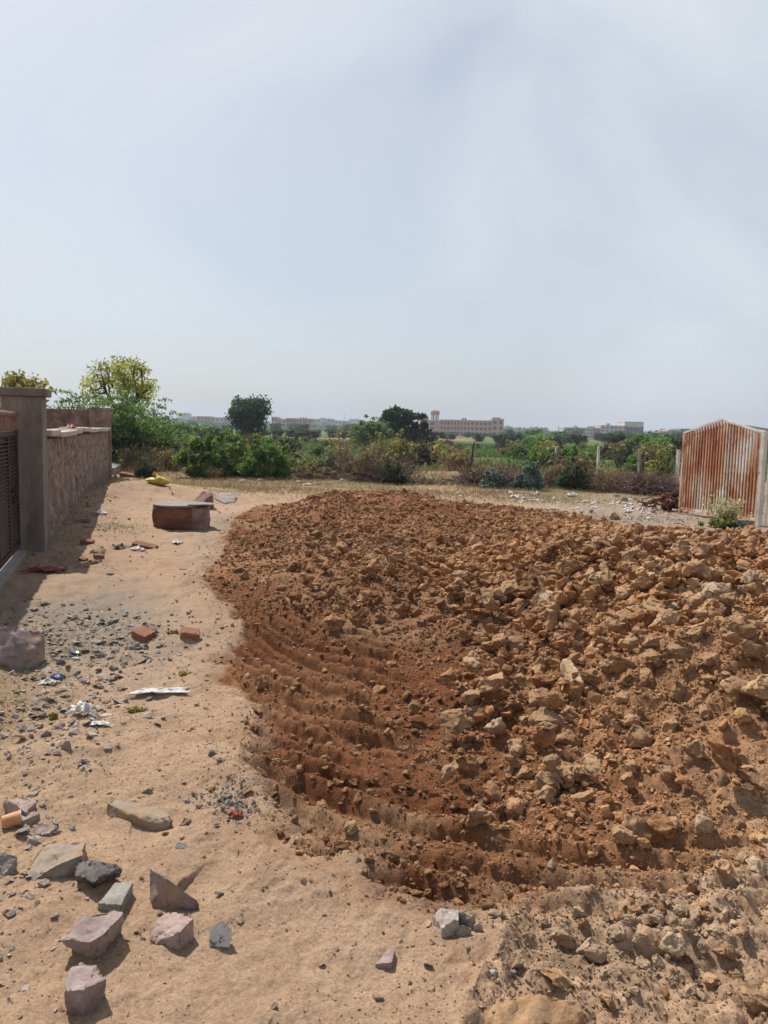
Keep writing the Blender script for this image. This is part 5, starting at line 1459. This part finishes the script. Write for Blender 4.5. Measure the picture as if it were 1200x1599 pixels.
blades('dry_grass', 16000, (-14, 14), (25, 34), .08, .30, .02, lambda x, y: np.clip(.2 + .8 * clump(x * .5, y * .5), 0, 1), m_straw, lean=.5, tfn=lambda x, y: .4 + .4 * fbm(x * .3, y * .3, 2, 302))
blades('field_grass', 52000, (-60, 60), (32, 110), .10, .38, .09, lambda x, y: sstep(-.25, .15, fbm(x * .06 + 4, y * .035, 4, 107) + .25 * sstep(40, 60, y)), m_field, lean=.6, tfn=lambda x, y: .4 + .5 * fbm(x * .15, y * .06, 3, 303))
# tufts of weed near the wall and the gate
blades('weeds', 2600, (-4.6, -3.2), (10.8, 12.9), .015, .05, .006, lambda x, y: np.exp(-(((x + 4.15 + .3 * (y - 11.8)) / .35) ** 2 + ((y - 11.8) / .6) ** 2)), m_field, lean=.7)
blades('weeds', 5000, (-3.2, -1.0), (2.6, 6.2), .010, .05, .006, lambda x, y: .55 * sstep(.25, 1.0, -(x + 1.05 + .30 * (y - 3.2))) * clump(x * 2 + 3, y * 2), m_field, lean=1.0)
blades('leaf_litter', 2600, (-2.6, -.8), (1.9, 5.6), .003, .012, .022, lambda x, y: .7 * sstep(.1, .9, -(x + .95 + .34 * (y - 3.2))) * clump(x * 2.5, y * 2.5), m_straw, lean=2.5)

# field shrubs ------------------------------------------------------------
rs0 = np.random.RandomState(77)
protos = []
for k, (mt, nn, tw) in enumerate([(m_leafs, 900, 40), (m_leafg, 1100, 30), (m_leafb, 700, 110), (m_leafs, 500, 60), (m_leafd, 1100, 30)]):
    protos.append(mt)
SHR = {'yellow': (m_leafs, 'yellow-green shrub growing in the field beyond the brush', 'yellow-green field shrubs'),
       'green': (m_leafg, 'fresh green shrub growing in the field beyond the brush', 'fresh green field shrubs'),
       'brown': (m_leafb, 'brown twiggy shrub growing in the field beyond the brush', 'brown field shrubs'),
       'dark': (m_leafd, 'dark green shrub growing in the field beyond the brush', 'dark field shrubs')}
PRO = {}
spots = []
for i in range(110):
    y = 28 + 62 * rs0.uniform() ** 1.5
    px = rs0.uniform(180, 1062)
    spots.append((px, y))
for i, (px, y) in enumerate(spots):
    key = ['yellow', 'green', 'brown', 'yellow', 'dark', 'green'][rs0.randint(6)]
    g = ground_at(px, y)
    hh = rs0.uniform(.45, 1.15) * (1 + .25 * (px > 750)); ww = hh * rs0.uniform(.8, 1.5)
    kk = (key, rs0.randint(2))
    if kk not in PRO:
        PRO[kk] = bush('field_shrub', g, 1.0, 1.1, 1.1, 300 + len(PRO), SHR[key][0], SHR[key][1], 'shrub', n=1000, leaf=.11, nblob=18, twigs=50 if key != 'brown' else 160, group=SHR[key][2], tr=.012)
        PRO[kk].scale = (ww, ww, hh)
    else:
        copy_tree(PRO[kk], g, rs0.uniform(0, 6.28), (ww, ww, hh))

# lone trees ----------------------------------------------------------------
y = 88; g = ground_at(392, y)
tree('round_tree', g, zt(392, 620, y) - g.z, wid(64, y), 1.2, 41, m_leafd, 'lone dark round tree with a whitewashed trunk on the horizon', nleaf=9000, leaf=.20, blob=.9, spread=.75, lvl=2, split=4, trunk_r=.2, core=30, white=1.05, extra=[(0, 0, 4.4, 1.2, 1.2, .9), (.5, 0, 4.0, 1.3, 1.2, .9), (-.5, 0, 3.6, 1.3, 1.2, .9)])
y = 72; g = ground_at(628, y)
tree('dark_tree', g, zt(626, 636, y) - g.z, wid(58, y), 1.0, 42, m_leafd, 'dark open-topped tree left of the pink building', nleaf=5200, leaf=.20, blob=.55, spread=.75, lvl=2, split=4, trunk_r=.16, core=6)
y = 78; g = ground_at(582, y)
feathery('thorn_tree', g, zt(585, 655, y) - g.z, wid(70, y), 43, 'bright feathery thorn tree left of the dark open-topped tree', n=7000, leaf=.2, stemr=.08)
y = 75; g = ground_at(648, y); feathery('thorn_tree', g, zt(650, 667, y) - g.z, wid(60, y), 44, 'low dark thorn tree right below the dark open-topped tree', n=6000, leaf=.2, mt=m_leafd, stemr=.08)
for px, top, wd_, y, lf, lab in [(965, 677, 36, 95, m_leafd, 'very dark small tree under the cream apartment block'), (1002, 678, 40, 80, m_leafg, 'leafy tree under the right end of the cream apartment block'), (1027, 682, 40, 75, m_leafg, 'lighter leafy tree beside the rusty gate top'),
                               (1056, 680, 44, 90, m_leafd, 'dark tree touching the rusty gate outline'), (855, 690, 30, 55, m_leafs, 'rusty-topped sapling tree above the dry thicket'), (840, 678, 50, 110, m_leafg, 'bushy green tree in the belt right of the pink building'),
                               (275, 662, 60, 120, m_leafg, 'green rounded tree left of the lone dark tree'), (330, 664, 50, 110, m_leafg, 'low green tree behind the green clump'), (240, 652, 52, 60, m_leafa, 'green thorn crown next to the thorn sprays')]:
    g = ground_at(px, y)
    tree('field_tree', g, max(zt(px, top, y) - g.z, 1.2), wid(wd_, y), .5, int(px), lf, lab, nleaf=3200, leaf=.24 * y / 90, blob=wid(wd_, y) * .2, spread=.8, lvl=2, split=3, trunk_r=.1, core=8)

# drifts of straw, twigs and dead leaves over the sand
blades('leaf_litter', 1500, (-2.4, .6), (1.9, 6), .002, .008, .010, lambda x, y: out_soil(x, y) * .35 * clump(x * 2.2 + 4, y * 2.2) ** 2, m_straw, lean=4.0)
blades('leaf_litter', 2600, (-3.3, -1.2), (3.0, 6.6), .003, .012, .016, lambda x, y: np.clip(rubble(x, y) + .15 * sstep(.25, 1.0, -(x + 1.05 + .30 * (y - 3.2))), 0, 1), m_straw, lean=3.0)
# tree belt --------------------------------------------------------------------
BT = []
rs0 = np.random.RandomState(5)
BT_LAB = ['broad green tree in the hazy belt below the skyline', 'dark green tree in the hazy belt below the skyline', 'feathery light tree in the hazy belt below the skyline']
cnt = 0
for row, (y0_, y1_, n) in enumerate([(105, 150, 34), (150, 215, 40), (220, 330, 40), (340, 480, 36)]):
    for i in range(n):
        y = rs0.uniform(y0_, y1_); px = -40 + 1280 * (i + rs0.uniform(0, 1)) / n
        top = {0: 676, 1: 671, 2: 667, 3: 664}[row] + (px - 600) * .021 + rs0.uniform(-4, 6)
        if row < 2 and px < 560: top += 4
        if 655 < px < 790 and row < 3: top = max(top, 674 + rs0.uniform(0, 5))
        g = ground_at(px, y); h = max(zt(px, top, y), 1.7) ; w = h * rs0.uniform(1.1, 2.2)
        k = rs0.randint(3)
        if len([b for b in BT if b[0] == k]) < 2:
            o = tree('belt_tree', g, 4.0, 6.0, .6, 500 + len(BT), (m_leaff, m_leafd, m_leaff)[k], BT_LAB[k], nleaf=2300, leaf=.42, blob=1.1, spread=.9, lvl=2, split=3, trunk_r=.14, core=10, group=('broad', 'dark', 'feathery')[k] + ' trees of the belt', shell=.1, zsq=(.8, .8, .5)[k])
            BT.append((k, o)); o.scale = (w / 6, w / 6, h / 4)
        else:
            o = rs0.choice([j for j in range(len(BT)) if BT[j][0] == k])
            copy_tree(BT[o][1], g, rs0.uniform(0, 6.28), (w / 6, w / 6, h / 4))
        cnt += 1
# far wood as one mass
rsw = np.random.RandomState(6)
bl = []
for i in range(420):
    y = rsw.uniform(480, 1100); px = rsw.uniform(-60, 1260); x = AT(px, 700, y).x
    h = rsw.uniform(4, 8) * y / 700
    bl.append((x, y, h * .5, h * 1.3, h * 1.3, h * .5))
V, F, T = leaf_np(rsw, bl, 42000, 2.2, shell=.2)
me = mesh_np('far_woods', V, F, False, attrs={'tint': T}); tag(link('far_woods', me, m_leaff), kind='stuff')

# ------------------------------------------------------------------ buildings
def building(name, px0, px1, base_y, y, top, label, mt, blocks=None, floors=3, depth_=14, wins=True, winw=.5, rot=0.0, parapet=True, win_pat=None):
    """px0..px1 across the photo at distance y; blocks: (t0, t1, top row, material)"""
    xa = AT(px0, 690, y).x; xb = AT(px1, 690, y).x
    root = empty(name, ((xa + xb) / 2, y, 0)); tag(root, label, 'building')
    for t0, t1, tp, m_, fl, nw in blocks:
        x0 = xa + (xb - xa) * t0 - root.location.x; x1 = xa + (xb - xa) * t1 - root.location.x
        px = px0 + (px1 - px0) * (t0 + t1) / 2
        H = zt(px, tp, y)
        mbw = MB(); mbw.box(x0 + .02, x1 - .02, 0, depth_, 0, H - .5)
        w_ = link('wall', mbw.mesh('wall'), m_, root)
        mbp_ = MB(); mbp_.box(x0 - .12, x1 + .12, -.15, depth_ + .1, H - .5, H); 
        link('parapet', mbp_.mesh('parapet'), m_, root)
        if fl:
            fh = (H - .7) / fl
            for f in range(fl):
                for q in range(nw):
                    xc = x0 + (x1 - x0) * (q + .5) / nw; wq = min((x1 - x0) / nw * winw, 2.4)
                    mw = MB(); mw.box(xc - wq / 2, xc + wq / 2, -.06, .3, f * fh + fh * .32, f * fh + fh * .84)
                    wo = link('window', mw.mesh('window'), m_pane, root)
                    mw = MB(); mw.box(xc - wq / 2 - .15, xc + wq / 2 + .15, -.45, -.065, f * fh + fh * .86, f * fh + fh * .86 + .14)
                    link('sunshade', mw.mesh('sunshade'), m_, wo)
    return root
Y1 = 380
pb = building('college_building', 655, 786, 690, Y1, 655, 'long pink flat-roofed building behind the trees', m_pinkb,
              [(.0, .105, 651, m_pinkb, 3, 2), (.106, .19, 656, m_pinkb, 3, 1), (.191, .24, 657, m_pinkb, 3, 0), (.241, .60, 655.5, m_pinkb, 3, 9), (.601, .86, 656.5, m_pinkb, 3, 5), (.861, 1.0, 654, m_pinkb, 3, 2)])
def on_roof(px, py0, py1, y, wpx, name, mt, label, cat, kind='box', group=None):
    c = AT(px, py1, y); H = AT(px, py0, y).z - c.z; w = wid(wpx, y)
    mbq = MB()
    if kind == 'box': mbq.box(-w / 2, w / 2, 0, w * .7, 0, H)
    else: mbq.tube([(0, 0, 0), (0, 0, H * .8), (0, 0, H)], [w / 2, w / 2, w * .3], 12)
    return tag(link(name, mbq.mesh(name, bevel=.05 if kind == 'box' else 0, smooth=False), mt, loc=(c.x, y + 3, c.z)), label, cat, group)
on_roof(654, 649, 655, Y1, 4.5, 'roof_tank', m_black, 'dark blue-black tank at the far left end of the pink roof', 'water tank', 'tube')
on_roof(724, 652.5, 656, Y1, 2.6, 'roof_tank', m_black, 'black tank on the pink roof, left one of the pair', 'water tank', 'tube')
on_roof(728, 652.5, 656, Y1, 2.6, 'roof_tank', m_black, 'black tank on the pink roof, right one of the pair', 'water tank', 'tube')
on_roof(777, 651.5, 655, Y1, 13, 'roof_shed', m_greyb, 'grey shed roof over the right end of the pink building', 'shed')
# overhead water tank
c = AT(679, 676, Y1 + 14); y = Y1 + 14
wt = empty('water_tower', (c.x, y, 0)); tag(wt, 'round sandy concrete water tower on legs above the pink building', 'water tower')
zt0, zt1 = zt(679, 648.5, y), zt(679, 641, y); rw = wid(13.5, y) / 2
mbq = MB(); mbq.tube([(0, 0, zt0 + .1), (0, 0, zt0 + .5), (0, 0, zt1 - .5), (0, 0, zt1)], [rw * .85, rw, rw, rw * .75], 24); link('tank', mbq.mesh('tank', smooth=False), m_tank, wt)
mbq = MB(); mbq.tube([(0, 0, zt0 + .55), (0, 0, zt0 + .9)], [rw * 1.12, rw * 1.12], 24); link('gallery', mbq.mesh('gallery'), m_tank, wt)
for k in range(8):
    a = k * math.pi / 4 + .2; mbq = MB(); mbq.tube([(rw * .8 * math.cos(a), rw * .8 * math.sin(a), 0), (rw * .8 * math.cos(a), rw * .8 * math.sin(a), zt0 + .12)], .22, 8)
    link('leg', mbq.mesh('leg'), m_tank, wt)
Y2 = 470
building('apartment_block', 881, 1004, 690, Y2, 660, 'long cream apartment block with a raised roof storey', m_cream,
         [(.0, .36, 667.5, m_cream, 3, 9), (.361, .46, 668, m_rose, 3, 2), (.461, .90, 664.5, m_cream, 4, 8), (.901, 1.0, 666, m_rose, 4, 1), (.76, .9995, 658.5, m_cream, 5, 0)], winw=.55)
on_roof(901, 664.5, 668, Y2, 5, 'roof_room', m_greyb, 'small stair room on the low left roof of the cream block', 'roof room')
on_roof(925, 665.5, 668, Y2, 12, 'roof_room', m_greyb, 'wide low room on the left roof of the cream block', 'roof room')
on_roof(952, 661, 664.8, Y2, 5, 'roof_room', m_greyb, 'little room on the taller roof of the cream block', 'roof room')
building('low_building', 1030, 1082, 690, 360, 671, 'grey-roofed low building half hidden by the rusty gate', m_greyb,
         [(.0, .25, 674, m_rose, 3, 2), (.251, .62, 671.5, m_greyb, 3, 3), (.621, 1.0, 669.5, m_steel, 3, 3)])
Y3 = 480
building('apartment_block', 424, 487, 690, Y3, 652, 'rose apartment block just right of the lone dark round tree', m_rose,
         [(.0, .16, 651, m_pinkb, 3, 2), (.161, .36, 654, m_pinkb, 3, 2), (.361, .60, 653, m_rose, 3, 3), (.601, 1.0, 653.5, m_rose, 3, 5)], winw=.45)
for px in (469, 473, 477): on_roof(px, 651.5, 653.8, Y3, 2.2, 'roof_tank', m_black, 'dark roof tank in a row on the rose apartment block', 'water tank', 'tube', 'roof tanks of the rose block')
building('apartment_block', 308, 366, 690, 620, 652, 'faded pink apartment block left of the lone dark round tree', m_pinkb, [(.0, .38, 650, m_rose, 3, 4), (.381, .72, 651.5, m_cream, 3, 3), (.721, 1.0, 650.5, m_rose, 3, 2)])
building('shed_building', 250, 282, 690, 420, 656, 'whitish low shed seen through the thorn sprays', m_gpost, [(.0, 1.0, 654, m_gpost, 1, 3)])
# far town in the haze
rs0 = np.random.RandomState(15)
LABG = 'hazy grey house block of the far town skyline'
FT = [(286, 296, 645), (296, 306, 650), (486, 500, 655), (500, 512, 652), (512, 527, 654.5), (528, 545, 657), (545, 560, 654), (560, 575, 657), (575, 600, 659), (788, 800, 664), (800, 812, 668), (812, 826, 671), (835, 850, 673), (850, 870, 674), (1006, 1022, 677), (268, 286, 652), (226, 250, 650), (205, 226, 654), (640, 655, 657)]
for a, b, tp in FT:
    yq = rs0.uniform(820, 1300)
    w_ = (b - a)
    building('town_block', a, b, 690, yq, tp, LABG, m_greyb, [(.0, .6, tp + rs0.uniform(-1, 1.5), rs0.choice([m_greyb, m_cream, m_greyb]), 3, 3), (.601, 1.0, tp + rs0.uniform(-1, 2.5), m_greyb, 3, 2)])['group'] = 'far town blocks'
# thin mast
y = 300; g = ground_at(601.5, y); mbq = MB(); H = zt(601.5, 638, y)
for dx, dy in ((-.25, -.25), (.25, -.25), (0, .3)): mbq.bar((dx, dy, 0), (dx * .5, dy * .5, H), .13)
for k in range(16):
    z = H * k / 16; mbq.bar((-.25 * (1 - k / 32), -.25 * (1 - k / 32), z), (.25 * (1 - k / 32), -.25 * (1 - k / 32), z + H / 16), .08)
tag(link('lattice_mast', mbq.mesh('lattice_mast'), m_steel, loc=(g.x, y, 0)), 'thin lattice mast poking above the trees left of the dark tree', 'mast')
y = 600; g = ground_at(871, y)
mbq = MB(); mbq.tube([(0, 0, 0), (0, 0, zt(871, 664, y))], [.3, .12], 6); mbq.bar((-1.2, 0, zt(871, 667, y)), (1.2, 0, zt(871, 667, y)), .2)
tag(link('utility_pole', mbq.mesh('utility_pole'), m_steel, loc=(g.x, y, 0)), 'faint thin pole left of the cream apartment block', 'pole')

# ------------------------------------------------------------------ litter
LIT = []
for i in range(6):
    me = crumple('litter_scrap', 1, .7, .35, i * 3 + 1, 10); me.materials.append(m_plastic); LIT.append(me)
rl_ = random.Random(9)
def litter(px, py, w, h=None, label='white scrap of plastic litter on the verge before the brush', group='white litter scraps along the verge', mt=None):
    g = G(px, py); d = depth(g); ww = w * d / FPX
    o = link('litter_scrap', rl_.choice(LIT)); o.location = (g.x, g.y, g.z + .003)
    o.scale = (ww, ww * rl_.uniform(.6, 1), ww * rl_.uniform(.6, 1.2) if h is None else h * d / FPX * 2.2); o.rotation_euler = (0, 0, rl_.uniform(0, 6.3))
    return tag(o, label, 'litter', group)
for px, py, w in [(313, 742, 8), (318, 744, 6), (341, 741, 5), (367, 752, 6), (381, 751, 12), (389, 753, 6), (407, 751, 9), (458, 742, 9), (466, 753, 7), (482, 757, 13), (495, 756, 10), (510, 747, 5), (534, 745, 6), (535, 751, 8), (557, 749, 6), (602, 750, 11), (610, 753, 12), (640, 756, 6),
                  (664, 752, 6), (695, 756, 12), (735, 758, 7), (716, 770, 9), (720, 776, 8), (754, 760, 6), (763, 761, 5), (798, 771, 12), (815, 764, 7), (808, 778, 14), (818, 779, 10), (830, 778, 8), (797, 769, 8), (655, 745, 8), (672, 748, 10)]:
    litter(px, py, w)
for k in range(62):
    t = rl_.random(); px = 805 + 215 * t + rl_.gauss(0, 6); py = 778 + 14 * t + rl_.gauss(0, 5)
    litter(px, py, rl_.uniform(4, 12), label='white shred of litter in the rubbish strip behind the heap', group='white shreds of the rubbish strip')
for k in range(26):
    px = 955 + rl_.gauss(0, 30) + 50; py = 800 + rl_.gauss(0, 7); litter(px, py, rl_.uniform(4, 12), label='white shred of litter in the rubbish strip behind the heap', group='white shreds of the rubbish strip')
# bits of rubbish one can name
g = G(248, 1081)
o = link('plastic_sheet', crumple('plastic_sheet', 1, .30, .10, 21, 22, .8), m_plastic, loc=(g.x, g.y, g.z + .004), rot=(0, 0, .22)); o.scale = (.30, .26, .25)
tag(o, 'long crumpled white plastic sheet lying flat on the sand', 'plastic sheet')
g = G(130, 1117); o = link('plastic_bag', LIT[2], loc=(g.x, g.y, g.z + .02)); o.scale = (.12, .10, .18); tag(o, 'crumpled white bag tucked behind the brown rounded stone', 'bag')
g = G(155, 1132); o = link('plastic_bag', LIT[3], loc=(g.x, g.y, g.z + .004)); o.scale = (.12, .06, .05); tag(o, 'flattened white plastic strip right of the brown rounded stone', 'plastic strip')
g = G(89, 1059); o = link('wrapper', crumple('wrapper', .075, .05, .03, 31), m_blue, loc=g); tag(o, 'small bright blue wrapper on trodden dirt', 'wrapper')
g = G(75, 1068); o = link('wrapper', crumple('wrapper', .09, .06, .03, 32), m_plastic, loc=g); tag(o, 'clear white wrapper just below the blue one', 'wrapper')
g = G(368, 1276); o = link('wrapper', crumple('wrapper', .045, .03, .02, 33), m_redp, loc=(g.x, g.y, g.z + .01)); tag(o, 'small red wrapper at the grey gravel spill', 'wrapper')
for px, py, w, lab in [(286, 1054, .085, 'wilted yellow flowers by the white plastic sheet'), (212, 1111, .085, 'yellow flower scrap on open sand below the white plastic sheet'), (271, 989, .10, 'dry yellow flower scrap next to the half red brick'), (83, 1121, .04, 'yellow flower head near the rounded brown stone')]:
    g = G(px, py); bl = [(rl_.gauss(0, w * .22), rl_.gauss(0, w * .12), .012, .014, .014, .008) for k in range(9)]
    me = leaf_mesh('flower_scrap', np.random.RandomState(int(px)), bl, 160, .016, m_flower, shell=.1); tag(link('flower_scrap', me, None, loc=g), lab, 'flower')
# orange paper cup
g = G(12, 1293); cu = empty('paper_cup', (g.x, g.y, g.z + .030), .55); tag(cu, 'orange paper cup lying on its side by pinkish stones', 'cup')
mbq = MB(); mbq.tube([(-.02, 0, 0), (.045, 0, 0)], [.022, .029], 20); link('cup_body', mbq.mesh('cup_body', smooth=False), m_orange, cu)
mbq = MB(); mbq.tube([(.0455, 0, 0), (.049, 0, 0)], [.031, .031], 20); link('rim', mbq.mesh('rim'), m_plastic, cu)
# broken painted tile
g = G(343, 1480); bq = hull_bm([Vector(p) for p in [(-.035, 0, 0), (.03, .0, 0), (.035, .02, .05), (0, .03, .075), (-.035, .02, .045), (-.03, .03, 0), (.03, .04, 0)]]); detail_bm(bq, .1, .02, 2, .01, 3, 2)
V, F = bm_np(bq)
m_tile = M_rough('painted_tile_mat', [(.36, (.05, .05, .05)), (.42, (.14, .13, .12)), (.46, (.50, .47, .42)), (.8, (.62, .58, .52))], 40, .5, .1, 40)
tag(link('tile_shard', mesh_np('tile_shard', V, F, False), m_tile, loc=g), 'white and black patterned tile shard on open sand', 'tile shard')
# steel cup in the rubble, dark rubbish
g = G(112, 1026); mbq = MB(); mbq.tube([(-.0, 0, 0), (.02, 0, .035)], [.028, .034], 16)
m_shiny = M_rough('shiny_steel_mat', [(.3, (.45, .45, .46)), (.7, (.6, .6, .6))], 5, .25, 0, 5, metallic=1.0)
tag(link('steel_cup', mbq.mesh('steel_cup', smooth=True), m_shiny, loc=(g.x, g.y, g.z + .01)), 'small shiny steel cup in the curved pale pottery', 'cup')
for px, py, w, mt, lab in [(190, 857, .20, m_dark, 'dark scorched rag beside the pale flat slab'), (215, 860, .16, m_plastic, 'white bag before the long flat brick'), (278, 849, .13, m_plastic, 'white scrap at the foot of the concrete ring'), (72, 892, .40, m_redp, 'strewn red cloth in the pillar shadow'), (240, 777, .0, m_plastic, ''),
                           (893, 775, .30, m_plastic, 'white shoes heap standing in the rubbish strip'), (156, 803, .22, m_plastic, 'pale scrap near the long grey stone at the wall foot')]:
    if not w: continue
    g = G(px, py); o = link('rag' if mt in (m_dark, m_redp) else 'plastic_bag', crumple('rag', w, w * .5, w * (.30 if mt is not m_redp else .10), px % 17 + 1, 12), mt, loc=(g.x, g.y, g.z + .01)); tag(o, lab, 'rag' if mt in (m_dark, m_redp) else 'bag')

for o in list(C.objects):
    if o.parent is None and o.get('category') and not o.get('kind'): o['kind'] = 'thing'
# ------------------------------------------------------------------ dusty air
hb = MB(); hb.box(-2600, 2600, -2600, 2600, -1.6, 60)
m_haze, t_, o_ = new_mat('haze_mat')
pv = t_.nodes.new('ShaderNodeVolumePrincipled'); pv.inputs['Color'].default_value = (.80, .88, 1.0, 1); pv.inputs['Density'].default_value = .0005; pv.inputs['Anisotropy'].default_value = .0
t_.links.new(pv.outputs[0], o_.inputs['Volume'])
tag(link('haze', hb.mesh('haze'), m_haze), kind='stuff')
